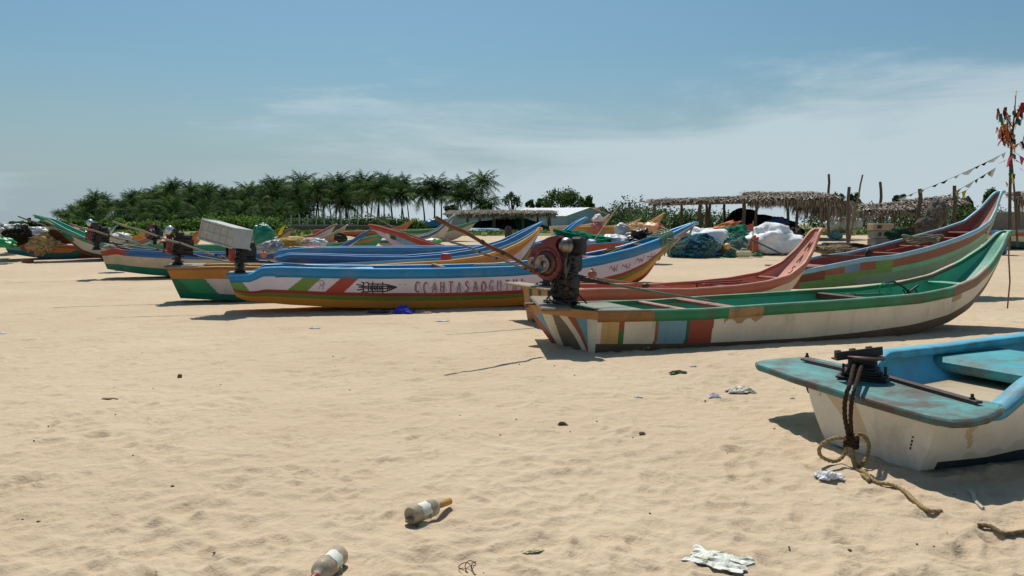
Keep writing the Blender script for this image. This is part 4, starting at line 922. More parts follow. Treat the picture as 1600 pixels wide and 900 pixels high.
for u, v, lb, k in ((664, 284, 'slim coconut palm at the right end of the dense grove', 0), (679, 273, 'coconut palm with a bare trunk just right of the dense grove', 3), (690, 282, 'thin leaning coconut palm second outside the dense grove', 1), (713, 274, 'coconut palm standing left in the detached clump', 2), (723, 290, 'shorter coconut palm tucked inside the detached clump', 4), (735, 288, 'coconut palm in the middle of the detached clump', 5), (750, 267, 'tallest coconut palm on the right of the detached clump', 2), (762, 300, 'young low coconut palm at the foot of the detached clump', 0)):
    Y = 158 if v < 285 else 152; h = (350 - v) / FPX * Y + .8; k = min(range(8), key=lambda q: abs(H0(q) - h)); sc = h / H0(k)
    p = at(u, 350, Y); palm_at(p.x, p.y, sc, u * 1.7, lb, None, k)

def foliage(mb, c, rad, n, size, cols, seed=0, hollow=.55, low=False):
    """leaf clumps spread through an uneven volume"""
    r = random.Random(seed); so = Vector((seed * 3.1, seed * 1.7, seed * .7))
    for i in range(n):
        while True:
            d = Vector((r.gauss(0, 1), r.gauss(0, 1), r.gauss(0, 1))).normalized()
            if not low or d.z > -.3: break
        k = (hollow + (1 - hollow) * r.random()) * (1 + .55 * mnoise.noise(d * 1.9 + so) + .3 * mnoise.noise(d * 4.5 + so))
        p = Vector(c) + Vector((d.x * rad[0], d.y * rad[1], d.z * rad[2])) * k
        U = Vector((r.gauss(0, 1), r.gauss(0, 1), r.gauss(0, .7))).normalized(); V = U.cross(Vector((r.gauss(0, 1), r.gauss(0, 1), r.gauss(0, 1)))).normalized(); s = size * r.uniform(.5, 1.3)
        c_ = cols[r.randrange(len(cols))]; kk_ = r.uniform(.75, 1.25); c_ = tuple(x * kk_ for x in c_)
        mb.add([p - U * s, p - V * s * .6, p + U * s, p + V * s * .6], [(0, 1, 2, 3)], c_)
DG = [lin('#3d5426'), lin('#4c6330'), lin('#34481f'), lin('#5c7438')]; BG_ = [lin('#50702c'), lin('#648438'), lin('#3f5e25'), lin('#769640')]; OG = [lin('#3c4a2c'), lin('#4a5a38'), lin('#2f3c24'), lin('#5c6a44')]
def bush(u, vt, w, Y, label, cols=DG, seed=0, n=None, size=None, vb=None):
    p = at(u, 350, Y); g = gz(p.x, p.y); top = CAMH + (350 - vt) / FPX * Y; h = max(.6, top - g); W = w / FPX * Y / 2
    root = thing('bush', (p.x, p.y, g), label, 'bush', None); mb = MB(); s = size or max(.14, Y * .0015)
    nb = max(2, int(W / max(h, .5)) + 1); r = random.Random(seed + 5)
    for k in range(nb):
        x = p.x + W * (2 * (k + .5) / nb - 1) * .85 + r.uniform(-.2, .2); hh = h * r.uniform(.72, 1.)
        foliage(mb, (x, p.y + r.uniform(-1, 1), g + hh * .45), (W / nb * 1.35, h * .7, hh * .62), n or 900, s, cols, seed * 13 + k, .35)
    mb.make('foliage', M_LEAF, root); mb = MB()
    for k in range(3): a = r.uniform(0, 6.28); mb.tube([(p.x, p.y, g - .1), (p.x + W * .3 * math.cos(a), p.y + .3 * math.sin(a), g + h * .55)], [.06, .02], lin('#5a4c38'), 5)
    mb.make('stem', M_BARK, root)
bl = [(112, 346, 60, 230, 'dark low bush under the palms at the far left end of the grove'), (165, 346, 60, 190, 'dark bush under the left part of the palm grove'), (215, 345, 70, 110, 'green bush behind the crossing tiller poles'), (255, 344, 60, 108, 'rounded green bush above the second engine from the left'), (300, 342, 60, 106, 'broad bright green bush left of the grey crate'), (338, 336, 60, 105, 'yellow green bush directly above the grey crate'), (378, 333, 56, 106, 'tall dense green bush just right of the grey crate'), (415, 336, 50, 110, 'dark green bush above the green plastic bundle'), (450, 338, 50, 125, 'dark bush behind the left end of the pale fence'), (492, 338, 60, 128, 'dark bush behind the middle of the pale fence'), (535, 339, 60, 126, 'dark bush behind the right half of the pale fence'), (580, 338, 60, 122, 'dark green bush behind the red rimmed bow'), (622, 340, 50, 118, 'leafy bush among the palm trunks near the grove end'), (660, 345, 56, 112, 'low light green bush beyond the beige bow'), (690, 343, 40, 140, 'small bush under the detached palms')]
for i, (u, vt, w, Y, lb) in enumerate(bl): bush(u, vt - 3, w * 1.15, Y * (.82 if u < 480 and Y < 130 else 1), lb, (BG_ if u < 440 or 'bright' in lb or 'yellow' in lb or 'light' in lb else DG), i + 1)
rl = [(948, 322, 40, 150, 'olive bush just right of the white shed'), (975, 312, 44, 130, 'dark feathery bush left of the thatched shelter', OG), (993, 309, 50, 126, 'tallest feathery bush right of the white shed', OG), (1018, 320, 56, 118, 'dark green bush behind the left post of the thatched shelter'), (1050, 326, 60, 112, 'green bush seen under the thatched roof, left part'), (1085, 325, 60, 110, 'green bush seen under the thatched roof, middle part'), (1118, 325, 56, 108, 'dense bush beside the dark heap under the thatched roof'), (975, 342, 50, 86, 'low grey green shrub on the meadow edge'), (1012, 341, 50, 84, 'low shrub right behind the tan boats'), (1290, 322, 60, 120, 'bush behind the hanging thatch'), (1320, 320, 60, 118, 'bush between the two upright poles on the right'), (1355, 322, 60, 122, 'bush behind the leaning bamboo pole'), (1400, 325, 60, 130, 'bush above the concrete blocks'), (1440, 322, 60, 126, 'bush behind the grey net bundle'), (1480, 321, 60, 128, 'bush behind the wooden post with bunting'), (1515, 324, 60, 130, 'bush left of the raised brown bow'), (1550, 322, 60, 132, 'bush behind the flag mast'), (1595, 326, 60, 130, 'bush at the right edge behind the thatch'), (800, 336, 60, 150, 'bush behind the low thatched shelter'), (850, 338, 60, 160, 'bush behind the shelter near the white shed')]
for i, a in enumerate(rl): bush(a[0], a[1] - 4, a[2] * 1.3, *a[3:5], *(a[5:6] or (DG,)), seed=40 + i)
def tree(u, vt, w, vb, Y, label, cols=DG, seed=0, lobes=7, n=330, kind='broadleaf_tree', tall=False):
    p = at(u, 350, Y); g = gz(p.x, p.y) - .1; top = CAMH + (350 - vt) / FPX * Y; cb = CAMH + (350 - vb) / FPX * Y; W = w / FPX * Y / 2; r = random.Random(seed)
    root = thing(kind, (p.x, p.y, g), label, 'tree', None); tr = MB(); cr = MB(); mid = (top + cb) / 2
    tr.tube([(p.x, p.y, g), (p.x + .2, p.y, (g + cb) / 2), (p.x, p.y, mid)], [.28, .2, .1], lin('#5c4f3e'), 7); cr.add([], [], [])
    for k in range(lobes):
        a = k * 2.4 + r.uniform(-.4, .4); q = (k + .5) / lobes; rr = W * .72 * math.sqrt(1 - (q * .9) ** 2); c = Vector((p.x + rr * math.cos(a), p.y + rr * math.sin(a), cb + (top - cb) * (.2 + .62 * q)))
        tr.tube([(p.x, p.y, (g + cb) / 2 + (mid - g) * .2 * q), (p.x * .4 + c.x * .6, p.y * .4 + c.y * .6, c.z - .8), tuple(c)], [.12, .07, .03], lin('#5c4f3e'), 5)
        foliage(cr, c, (W * .42, W * .42, (top - cb) * .26), n, Y * .0014, cols, seed * 31 + k, .3)
    tr.make('trunk', M_BARK, root); cr.make('crown', M_LEAF, root)
tree(800, 300, 30, 325, 175, 'thin airy tree left of the broad tree behind the white shed', OG, 1, 8, 90); tree(828, 312, 14, 326, 190, 'small round tree between the airy tree and the broad tree', DG, 2, 4)
tree(878, 295, 66, 328, 170, 'broad rounded tree behind the roof of the white shed', DG, 3, 14, 230); tree(915, 306, 26, 328, 172, 'tree at the right shoulder of the broad tree', DG, 4, 6); tree(848, 310, 24, 328, 178, 'tree at the left shoulder of the broad tree', DG, 5, 5)
tree(1306, 302, 26, 325, 140, 'bushy tree left of the tall thin pole', DG, 6, 7); tree(1333, 302, 20, 322, 140, 'bushy tree between the two upright poles', DG, 7, 6); tree(1405, 304, 20, 318, 180, 'small round topped tree beyond the leaning bamboo', OG, 8, 6)
tree(1455, 308, 22, 325, 150, 'tree behind the post with bunting', DG, 9, 6); tree(1497, 306, 30, 330, 140, 'leafy tree right of the thatched lean to', DG, 10, 7); tree(1513, 308, 12, 330, 150, 'slim two tiered tree left of the raised brown bow', DG, 11, 5); tree(1547, 295, 22, 326, 140, 'rounded tree just left of the flag mast', DG, 12, 8); tree(1512, 322, 24, 334, 140, 'low tree behind the raised brown bow', DG, 13, 5)
tree(762, 318, 20, 340, 140, 'leafy tree among the detached palms', DG, 14, 6); tree(705, 320, 24, 342, 150, 'leafy tree left under the detached palms', DG, 15, 6)
tree(45, 341, 6, 346, 260, 'tiny lone round topped palm on the far left horizon', OG, 16, 4, 60)
for i, (u, vt, w) in enumerate(((10, 350, 30), (32, 346, 34), (60, 346, 36), (85, 346, 36))): bush(u, vt, w, 240, ['low tree line behind the far left white bundles', 'distant scrub below the lone round palm', 'distant dark scrub left of the white raised bow', 'distant scrub meeting the left end of the grove'][i], DG, 90 + i)
print('palms', cnt)

# ================================================================== SHELTERS, SHED, POLES, NETS
random.seed(21)
TC = [lin('#8c8172'), lin('#a59a88'), lin('#6e645a'), lin('#bdb3a4'), lin('#544c44')]
def thatch(mb, P00, P10, P01, P11, n, hang=0., L=.9, lift=.12, ragged=.2):
    """roof surface between four corners (P0x eave, P1x far edge), covered with overlapping dry fronds"""
    P00, P10, P01, P11 = map(Vector, (P00, P10, P01, P11))
    def S(a, b): return P00.lerp(P10, a).lerp(P01.lerp(P11, a), b)
    N, M = 24, 6; vs = []; 
    for z in (0, -.10):
        for j in range(M + 1):
            for i in range(N + 1): p = S(i / N, j / M); vs.append((p.x, p.y, p.z + z + .07 * mnoise.noise(p * .9)))
    w = N + 1; o = w * (M + 1); fs = [(j * w + i, j * w + i + 1, (j + 1) * w + i + 1, (j + 1) * w + i) for j in range(M) for i in range(N)]
    fs += [tuple(o + k for k in f[::-1]) for f in fs] + [(i, i + 1, o + i + 1, o + i) for i in range(N)] + [(M * w + i, M * w + i + 1, o + M * w + i + 1, o + M * w + i) for i in range(N)]
    mb.add(vs, fs, lin('#5d5142'))
    ax = (P10 - P00).normalized(); up = (P01 - P00).normalized()
    for k in range(n):
        a = random.random(); b = random.random() ** 1.3; p = S(a, b); an = random.gauss(0, .7); d = -up * math.cos(an) + ax * math.sin(an); l = L * random.uniform(.4, 1.2)
        p = p + Vector((0, 0, random.uniform(.0, lift) + .05 * mnoise.noise(p * 1.3))); e = p + d * l * .8 + Vector((0, 0, random.uniform(-.12, .06) * l)); s = d.cross(Vector((0, 0, 1))).normalized() * random.uniform(.015, .05)
        m = p.lerp(e, .5) + Vector((0, 0, .05 * l)); mb.add([p - s, p + s, m + s * 1.1, m - s * 1.1, e], [(0, 1, 2, 3), (3, 2, 4)], jit(random.choice(TC), .2))
    for k in range(int(n * .35)):
        a = random.random(); p = S(a, 0) + Vector((0, random.uniform(-.1, .2), random.uniform(-.05, .08))); l = ragged * random.uniform(.4, 1.6) + hang * random.random()
        e = p + Vector((random.uniform(-.2, .2) * l, random.uniform(-.1, .1), -l)); s = ax * random.uniform(.012, .04); mb.add([p - s, p + s, e], [(0, 1, 2)], jit(random.choice(TC), .2))
def post(root, x, y, z0, z1, r=.09, lean=(0, 0), col='#6b5c4c', name='post'):
    mb = MB(); n = 6; k = random.uniform(0, 6)
    mb.tube([(x + lean[0] * t / n + .02 * math.sin(t * 1.7 + k), y + lean[1] * t / n, z0 - .15 + (z1 - z0 + .15) * t / n) for t in range(n + 1)], [r * (1.1 - .03 * t) for t in range(n + 1)], jit(lin(col), .12), 9); return mb.make(name, M_WOOD, root)
# --- large thatched shelter
def X(u, Y): return (u - 800) / FPX * Y * (1 + 0.0)
Y0, Y1 = 44.5, 49.0
sh = thing('thatched_shelter', (X(1150, 46), 46.5, .72), 'long thatched shelter of weathered posts with nets stored in its shade', 'shelter')
for u, Y in ((1022, Y0), (1091, Y0), (1160, Y0 - .3), (1178, Y0), (1243, Y0), (1064, Y1), (1103, Y1), (1105, Y0 + 2), (1230, Y1), (1130, Y1)): post(sh, X(u, Y), Y, gz(0, Y), 2.75 if Y < 46 else 2.95, .11 if u in (1160, 1091) else .085, (random.uniform(-.05, .1), 0))
mb = MB()
for Y, z in ((Y0, 2.62), (Y1, 2.9)): mb.tube([(X(1018, Y) - .2, Y, z), (X(1150, Y), Y, z + .1), (X(1290, Y), Y, z + .22)], .06, lin('#5d4f40'), 8)
for k in range(9): x = X(1022, Y0) + k * 1.12; mb.tube([(x, Y0 - .35, 2.62 + k * .02), (x, Y1 + .4, 2.98 + k * .02)], .045, lin('#5d4f40'), 6)
mb.make('roof_pole', M_WOOD, sh)
mb = MB(); thatch(mb, (X(1016, Y0), Y0 - .6, 2.66), (X(1165, Y0), Y0 - .6, 2.84), (X(1016, Y1), Y1 + .6, 2.98), (X(1165, Y1), Y1 + .6, 3.2), 3200, ragged=.12, lift=.09)
mb.make('roof', M_THATCH, sh)
mb = MB(); thatch(mb, (X(1162, Y0), Y0 - .8, 2.80), (X(1300, Y0), Y0 - .8, 2.92), (X(1162, Y1), Y1 + .6, 3.42), (X(1285, Y1), Y1 + .6, 3.40), 4200, hang=.35, ragged=.16, lift=.14)
for k in range(1100):                          # dead fronds hanging down the right end
    a = random.random(); p = Vector((X(1245, Y0) + a * 3.2, Y0 - .7 + random.uniform(0, 3.5), 2.9 - .1 * a)); l = random.uniform(.5, 1.9) * (.5 + a * .5)
    e = p + Vector((random.uniform(.1, .9) * l * a, random.uniform(-.2, .2), -l)); m = p.lerp(e, .5) + Vector((.12 * l, 0, .12)); s = Vector((random.uniform(.01, .03), .01, .01)); mb.add([p - s, p + s, m + s, m - s, e], [(0, 1, 2, 3), (3, 2, 4)], jit(random.choice(TC), .25))
mb.make('hanging_thatch', M_THATCH, sh)
mb = MB()                                      # heap of nets and black sheeting in the shade
mb.blob((X(1195, 47), 47.3, 1.2), (2.2, 1.1, .85), lin('#1c2024'), amp=.12, ground=.72, seed=3); mb.blob((X(1160, 48), 48, 1.3), (1.1, .9, 1.15), lin('#15181a'), amp=.1, ground=.72, seed=4)
tag(mb.make('net_heap', M_NET, base=(X(1185, 47), 47.4, .75)), 'dark heap of nets under the long thatched shelter', 'net heap')
def blob_thing(name, label, cat, u, v, Y, rad, col, mat, seed=0, amp=.15, fold=.0, rot=0., ground=True, fr=2.2, cfun=None, nu=48, nv=30, extra=None, power=1.):
    p = at(u, v, Y); g = gz(p.x, p.y); mb = MB(); mb.blob(p, rad, lin(col), Matrix.Rotation(rot, 3, 'Y'), nu, nv, amp, fr, seed, fold, g if ground is True else (ground or None), cfun, power)
    if extra: extra(mb, p)
    return tag(mb.make(name, mat, base=(p.x, p.y, g if ground is True else p.z)), label, cat)
def strands(col, n, r, w=.012, L=2.5, seed=0):
    def f(mb, p):
        rr = random.Random(seed)
        for k in range(n):
            c = p + Vector((rr.uniform(-.6, .6) * r[0], -r[1] * .9, rr.uniform(-.4, .5) * r[2])); q = rr.uniform(.15, .8); rr2 = rr.random()
            mb.tube([c + Vector((q * r[0] * .35 * math.cos(a + k) + .1 * a * (rr2 - .5), -.06 * math.sin(a * 2 + k), q * r[2] * .45 * math.sin(a * (1 + rr2)) - .02 * a)) for a in np.linspace(0, rr.uniform(3, 6.5), 14)], w, jit(lin(col), .3), 5)
    return f
blob_thing('blue_bundle', 'blue plastic sheet bundled in the shade of the long shelter', 'bundle', 1215, 348, 45.2, (.55, .4, .28), '#2c4f86', M_PLASTIC, 11, .25, .1, ground=None)
blob_thing('green_bundle', 'pale green sheet bundle under the right part of the long shelter', 'bundle', 1213, 354, 44.8, (.6, .4, .18), '#7fa88c', M_PLASTIC, 12, .25, .1, ground=None)
blob_thing('teal_net', 'faded teal net lying at the right end of the long shelter', 'net', 1306, 368, 43., (.35, .3, .22), '#6f9a94', M_NET, 13)
# --- nets and tarpaulins on the sand
G_T = 'tarpaulins and nets heaped in front of the shelter'
def creases(seed, base, dark=.0):
    return lambda p, a, b: jit(lin(base), .03)
blob_thing('white_tarpaulin', 'white sheet over the left net heap, behind the rope-wrapped blue bow', 'tarpaulin', 1096, 380, 33.5, (1.2, .85, .60), '#e8e8e6', M_CLOTH, 21, .2, .16, .05, fr=1.6)
blob_thing('blue_net_heap', 'blue and teal net heap at the foot of the left white sheet', 'net heap', 1083, 392, 32, (1.08, .65, .62), '#2f5f78', M_NET, 22, .2, .1, extra=strands('#6f8f84', 60, (1.3, .62, .7), .014, seed=5), cfun=lambda p, a, b: jit(random.choice([lin('#2c6a94'), lin('#27566a'), lin('#4a7f84'), lin('#1f3f4c')]), .3))
blob_thing('green_net_heap', 'bright green net heap between the two white sheets', 'net heap', 1150, 378, 34.5, (1.0, .7, .62), '#1f7a56', M_NET, 23, .2, .14, extra=strands('#7fa090', 50, (1.1, .7, .7), .013, seed=6), cfun=lambda p, a, b: jit(random.choice([lin('#1f8058'), lin('#1a6a4c'), lin('#3f8f74'), lin('#2c6a60')]), .25))
blob_thing('teal_net_heap', 'greyish teal net heap in front of the bright green one', 'net heap', 1147, 388, 33., (.62, .45, .42), '#4f7f78', M_NET, 24, .2, .1, extra=strands('#9fb0a0', 40, (.7, .45, .5), .012, seed=7))
blob_thing('white_tarpaulin', 'large white sheet over the right heap, behind the salmon bow', 'tarpaulin', 1208, 381, 33.5, (1.16, .85, .72), '#f0f0ee', M_CLOTH, 25, .2, .16, .04, power=.85, fr=1.6)
blob_thing('orange_cloth', 'orange cloth draped over the green net heap', 'cloth', 1131, 356, 35.5, (.62, .35, .17), '#c8743c', M_CLOTH, 26, .3, .2, -.3, ground=None)
blob_thing('red_cloth', 'orange red cloth hanging beside the large white sheet', 'cloth', 1177, 384, 32.6, (.16, .14, .38), '#c86048', M_CLOTH, 27, .3, .25, .15)
blob_thing('brown_bucket_heap', 'dark brown sack beside the yellow float', 'sack', 1123, 393, 32., (.22, .2, .25), '#5a3a30', M_CLOTH, 28, .08, power=.6)
blob_thing('green_scrap_net', 'small green net scrap on the sand by the brown sack', 'net', 1140, 401, 31.5, (.28, .2, .08), '#1f7a50', M_NET, 29, .3); blob_thing('green_scrap_net', 'small green plastic scrap beside the pale jerry can', 'net', 1182, 399, 31.8, (.22, .15, .08), '#2c8a4c', M_PLASTIC, 30, .3)
blob_thing('dark_drum_heap', 'dark brown bundle between the large white sheet and the salmon bow', 'bundle', 1243, 381, 34.8, (.38, .4, .66), '#33241f', M_CLOTH, 31, .2)
blob_thing('float_buoy', 'round yellow float hanging at the edge of the blue net heap', 'float', 1136, 385, 31.6, (.14, .14, .13), '#d8a860', M_PLASTIC, 32, .03, ground=None)
p = at(1162, 396, 31.4); g = gz(p.x, p.y); jc = thing('jerry_can', (p.x, p.y, g), 'pale cream plastic jerry can lying on the sand in front of the nets', 'jerry can'); mb = MB()
mb.box((p.x, p.y, g + .14), (.58, .26, .26), lin('#cfc8a4'), None, .07); mb.make('can_body', M_PLASTIC, jc); mb = MB(); mb.tube([(p.x - .1, p.y, g + .27), (p.x - .08, p.y, g + .34), (p.x + .1, p.y, g + .34), (p.x + .12, p.y, g + .27)], .02, lin('#cfc8a4'), 7); mb.make('handle', M_PLASTIC, jc)
mb = MB(); mb.lathe([(0, .05), (.06, .045)], (p.x + .29, p.y, g + .18), (1, 0, .2), lin('#8a3030'), 12); mb.make('cap', M_PLASTIC, jc)
fl = thing('marker_flag', at(1178, 385, 32.2), 'bamboo stick with a small red flag leaning over the green nets', 'flag'); mb = MB(); mb.tube([at(1176, 392, 32.2), at(1177, 345, 32.2)], .02, lin('#a89878'), 6); mb.make('stick', M_WOOD, fl)
mb = MB(); a, b, c_, d = at(1176, 349, 32.2), at(1166, 353, 32.3), at(1170, 360, 32.25), at(1177, 362, 32.2); mb.add([a, b, c_, d, a + Vector((0, .02, 0)), b + Vector((0, .02, 0)), c_ + Vector((0, .02, 0)), d + Vector((0, .02, 0))], [(0, 1, 2, 3), (7, 6, 5, 4), (0, 4, 5, 1), (1, 5, 6, 2), (2, 6, 7, 3)], lin('#c85a50')); mb.make('flag_cloth', M_CLOTH, fl)
mb = MB(); mb.tube([at(1174, 374, 31.), at(1224, 398, 30.)], .035, lin('#4f4a44'), 8); tag(mb.make('oar_pole', M_WOOD, base=at(1200, 386, 30.5)), 'dark straight pole leaning across the large white sheet', 'pole')
mb = MB(); mb.tube([at(1140, 386, 31.5), at(1152, 391, 31.2), at(1162, 394, 31.2)], .018, lin('#c8c0a8'), 6); tag(mb.make('float_rope', M_ROPE, base=at(1150, 390, 31.3)), 'pale rope from the yellow float to the jerry can', 'rope')

# --- lower thatched shelter, further off
Ya, Yb = 88., 94.
s1 = thing('thatched_shelter', (X(790, 90), 90, .75), 'low ragged thatched shelter in front of the white shed', 'shelter')
for u in (731, 772, 817, 858): post(s1, X(u, Ya), Ya, .75, 2.5, .2 if u in (772, 858) else .15, col='#6b5c4c')
for u in (750, 795, 840): post(s1, X(u, Yb), Yb, .75, 2.6, .14)
mb = MB(); thatch(mb, (X(715, Ya), Ya - .8, 2.55), (X(868, Ya), Ya - .8, 2.65), (X(722, Yb), Yb + 1, 3.1), (X(868, Yb), Yb + 1, 3.0), 3600, L=1.2, lift=.22, ragged=.35, hang=.2); mb.make('roof', M_THATCH, s1)
mb = MB(); mb.blob((X(795, 91), 91, .9), (4.2, 2, 1.25), lin('#1c3a36'), ground=.75, seed=5, amp=.15, cfun=lambda p, a, b: jit(lin('#1f5a4a') if p.x > X(797, 91) else lin('#22282a'), .3)); tag(mb.make('net_heap', M_NET, base=(X(795, 91), 91, .75)), 'mound of dark and green nets under the low thatched shelter', 'net heap')
blob_thing('blue_net_heap', 'flat pale blue net spread on the sand left of the low shelter', 'net', 738, 361, 78, (3.2, 1.5, .28), '#8fb0bc', M_NET, 41, .15); blob_thing('cream_net_heap', 'flat cream net spread in front of the low shelter', 'net', 762, 362, 80, (2.2, 1., .2), '#c8bca0', M_NET, 42, .15)
blob_thing('blue_bundle', 'small blue bundle among the bushes by the beige bow', 'bundle', 681, 349, 95, (1.2, .6, .5), '#3a78a8', M_PLASTIC, 43, .2)
blob_thing('dark_stump', 'small dark engine cover standing alone on the open sand', 'bundle', 795, 364, 46, (.22, .2, .36), '#4a403c', M_CLOTH, 44, .25)

# --- white shed
def shed(name, label, corners, h0, h1, wallc, roofc, along, door=True):
    """corners: gable end left/right ground corners; along: vector of the long side"""
    a, b = map(Vector, corners); A = Vector(along); root = thing(name, ((a + b) / 2), label, 'building'); up = Vector((0, 0, 1)); m = (a + b) / 2
    mb = MB(); P_ = [a, b, b + up * h0, m + up * h1, a + up * h0]; Q = [p + A for p in P_]
    mb.add(P_ + Q, [(0, 1, 2, 3, 4), (9, 8, 7, 6, 5), (0, 4, 9, 5), (1, 6, 7, 2)], lin(wallc)); mb.make('wall', M_WALL, root)
    mb = MB(); g = (b - a).normalized(); An = A.normalized()
    for s, e in ((a, -1), (b, 1)):
        E = s + up * h0 + g * e * .4 - up * .12 - An * .4; Rr = m + up * (h1 + .05) - An * .4; F = E + A + An * .8; S_ = Rr + A + An * .8; t = Vector((0, 0, .09))
        mb.add([E, Rr, S_, F, E + t, Rr + t, S_ + t, F + t], [(0, 1, 2, 3), (7, 6, 5, 4), (0, 4, 5, 1), (3, 2, 6, 7), (0, 3, 7, 4)], lin(roofc))
        for k in range(14): q = k / 14; mb.tube([E.lerp(F, q) + t, Rr.lerp(S_, q) + t], .035, lin(roofc), 4, False)
    mb.make('roof', M_WALL, root)
    for k, (q, w, hh, z) in enumerate(((.3, .5, .45, 1.3), (.62, .5, .45, 1.3))):
        mb = MB(); c = a.lerp(b, q) + up * z - An * .03; mb.box(c, (w, .06, hh), lin('#3a3f44'), Matrix((g, An, up)).transposed()); mb.make('window', M_WALL, root)
    mb = MB()
    for k in range(9): c = a.lerp(b, (k + .5) / 9) - An * .012 + up * h0 * .5; mb.box(c, (.05, .03, h0), lin('#9aa2aa'), Matrix((g, An, up)).transposed())
    mb.make('wall_ribs', M_WALL, root)
Yc = 126; a = (X(884, Yc), Yc, .75); b = (X(951, 131), 131, .75)
shed('white_shed', 'long white shed with a pale sheet metal roof behind the low shelter', (a, b), 2.1, 3.3, '#b4bec8', '#e6e8e8', (-9.5, 5, 0))
a = (X(925, 150), 150, .75); b = (X(955, 152), 152, .75); shed('small_house', 'small house with a faded red roof behind the white shed', (a, b), 2.4, 3.8, '#a89c90', '#a5604c', (-2, 5, 0))
a = (X(700, 112), 112, .75); b = (X(712, 113), 113, .75); shed('low_white_building', 'low whitewashed building with dark openings left of the low shelter', (a, b), 2.2, 2.6, '#b4b4b0', '#9a8f80', (14, 3, 0))
# --- fence in front of the palms
fc = thing('wire_fence', (X(510, 98), 98, .75), 'pale post and rail fence in front of the palm grove', 'fence')
for k, u in enumerate(np.linspace(456, 560, 9)): mb = MB(); mb.box((X(u, 98), 98, .75 + (.95 if k not in (4, 6) else 1.25)), (.14, .14, 1.9 if k not in (4, 6) else 2.5), jit(lin('#a8aca8')), None, .02); mb.make('post', M_CONC, fc)
mb = MB()
for z in (2.2, 1.5): mb.box(((X(456, 98) + X(560, 98)) / 2, 98.1, z), (X(560, 98) - X(456, 98), .05, .06), lin('#a0a4a0'))
mb.make('rail', M_CONC, fc)
mb = MB(); mb.box((X(515, 96), 96.2, 1.08), (16, .25, .62), lin('#6f6a60'), None, .05); tag(mb.make('low_wall', M_CONC, base=(X(515, 96), 96.2, .75)), 'low grey wall running along the foot of the pale fence', 'wall')
p = at(490, 360, 60); mb = MB(); mb.box((at(498, 361, 52).x, 52, .98), (.62, .3, .42), lin('#b03a2a'), None, .03); tag(mb.make('red_box', M_PLASTIC, base=(at(498, 361, 52).x, 52, .75)), 'small red box on the meadow edge beside the slim bows', 'box')

# --- poles standing on the right
def pole(u, vt, vb, Y, r, label, ut=None, col='#5f5346', name='wooden_pole'):
    b = at(u, vb, Y); t = at(ut if ut else u, vt, Y); g = gz(b.x, b.y) - .2; mb = MB(); n = 8; B_ = Vector((b.x, b.y, g))
    mb.tube([B_.lerp(t, k / n) + Vector((r * .35 * math.sin(k * 1.9 + u), 0, 0)) for k in range(n + 1)], [r * (1.12 - .03 * k) for k in range(n + 1)], jit(lin(col), .1), 9); return tag(mb.make(name, M_WOOD, base=(b.x, b.y, gz(b.x, b.y))), label, 'pole')
pole(1295, 272, 360, 50, .08, 'thin tall dark pole behind the right end of the long shelter'); pole(1325, 292, 377, 35, .075, 'upright pole in front of the leaning bamboo', 1326)
pole(1323, 273, 378, 35.4, .04, 'slanting bamboo pole crossing behind an upright post', 1348, '#7a6c50'); pole(1378, 284, 345, 46, .085, 'short dark post above the concrete blocks', 1376)
pole(1434, 295, 352, 38, .10, 'thick wooden post at the left end of the bunting', 1438); pole(1492, 290, 352, 38, .09, 'thick wooden post holding the lower bunting, right of the net bundle', 1492)
# --- collapsed thatch with net bundle and concrete blocks
s3 = thing('thatched_lean_to', (X(1420, 40), 40, .6), 'sagging thatch roof on poles above the concrete blocks', 'shelter')
Yq = 39.; mb = MB(); thatch(mb, (X(1350, Yq), Yq, 2.15), (X(1432, Yq), Yq, 2.25), (X(1355, Yq), Yq + 1.4, 2.45), (X(1430, Yq), Yq + 1.4, 2.62), 2000, ragged=.16, hang=.15, L=.6)
thatch(mb, (X(1425, Yq), Yq, 2.25), (X(1505, Yq), Yq, 2.55), (X(1430, Yq), Yq + 1.4, 2.7), (X(1505, Yq), Yq + 1.4, 2.95), 1400, ragged=.06, hang=.0, L=.6); mb.make('roof', M_THATCH, s3)
for u in (1372, 1395, 1428, 1475): post(s3, X(u, Yq + .5), Yq + .5, .55, 2.3, .07)
mb = MB()
for a, b in (((1402, 327), (1450, 345)), ((1420, 318), (1452, 338)), ((1395, 352), (1430, 335))): mb.tube([at(*a, 38.6), at(*b, 38.6)], .03, lin('#8a7c64'), 6)
mb.make('brace', M_WOOD, s3)
random.seed(5); labels = ['tan concrete block slab on top of the stack under the sagging thatch', 'middle grey concrete block of the stack', 'bottom grey concrete block of the stack']
p = at(1375, 372, 37.); g = gz(p.x, p.y)
for k, (z, h, w, c) in enumerate(((.78, .32, .95, '#a8957c'), (.42, .36, .9, '#8a8680'), (0, .42, .98, '#7c7a78'))):
    mb = MB(); mb.box((p.x + .03 * k, p.y, g + z + h / 2), (w, .7, h - .008), lin(c), Matrix.Rotation(.05 * k, 3, 'Z'), .03); mb.box((p.x - .2, p.y - .35, g + z + h / 2), (.2, .03, h * .5), lin('#4a4844')); tag(mb.make('concrete_block', M_CONC, base=(p.x, p.y, g + z)), labels[k], 'concrete block')
blob_thing('net_bundle', 'tall grey roped net bundle leaning under the sagging thatch', 'net bundle', 1463, 334, 36.8, (.42, .4, .62), '#6f6a60', M_NET, 51, .14, .12, .2, ground=None, extra=strands('#8a8474', 16, (.5, .42, .6), .018, seed=9))
blob_thing('net_bundle', 'low grey net bundle below the tall one', 'net bundle', 1448, 352, 36.4, (.45, .4, .35), '#5c574f', M_NET, 52, .14, .1)
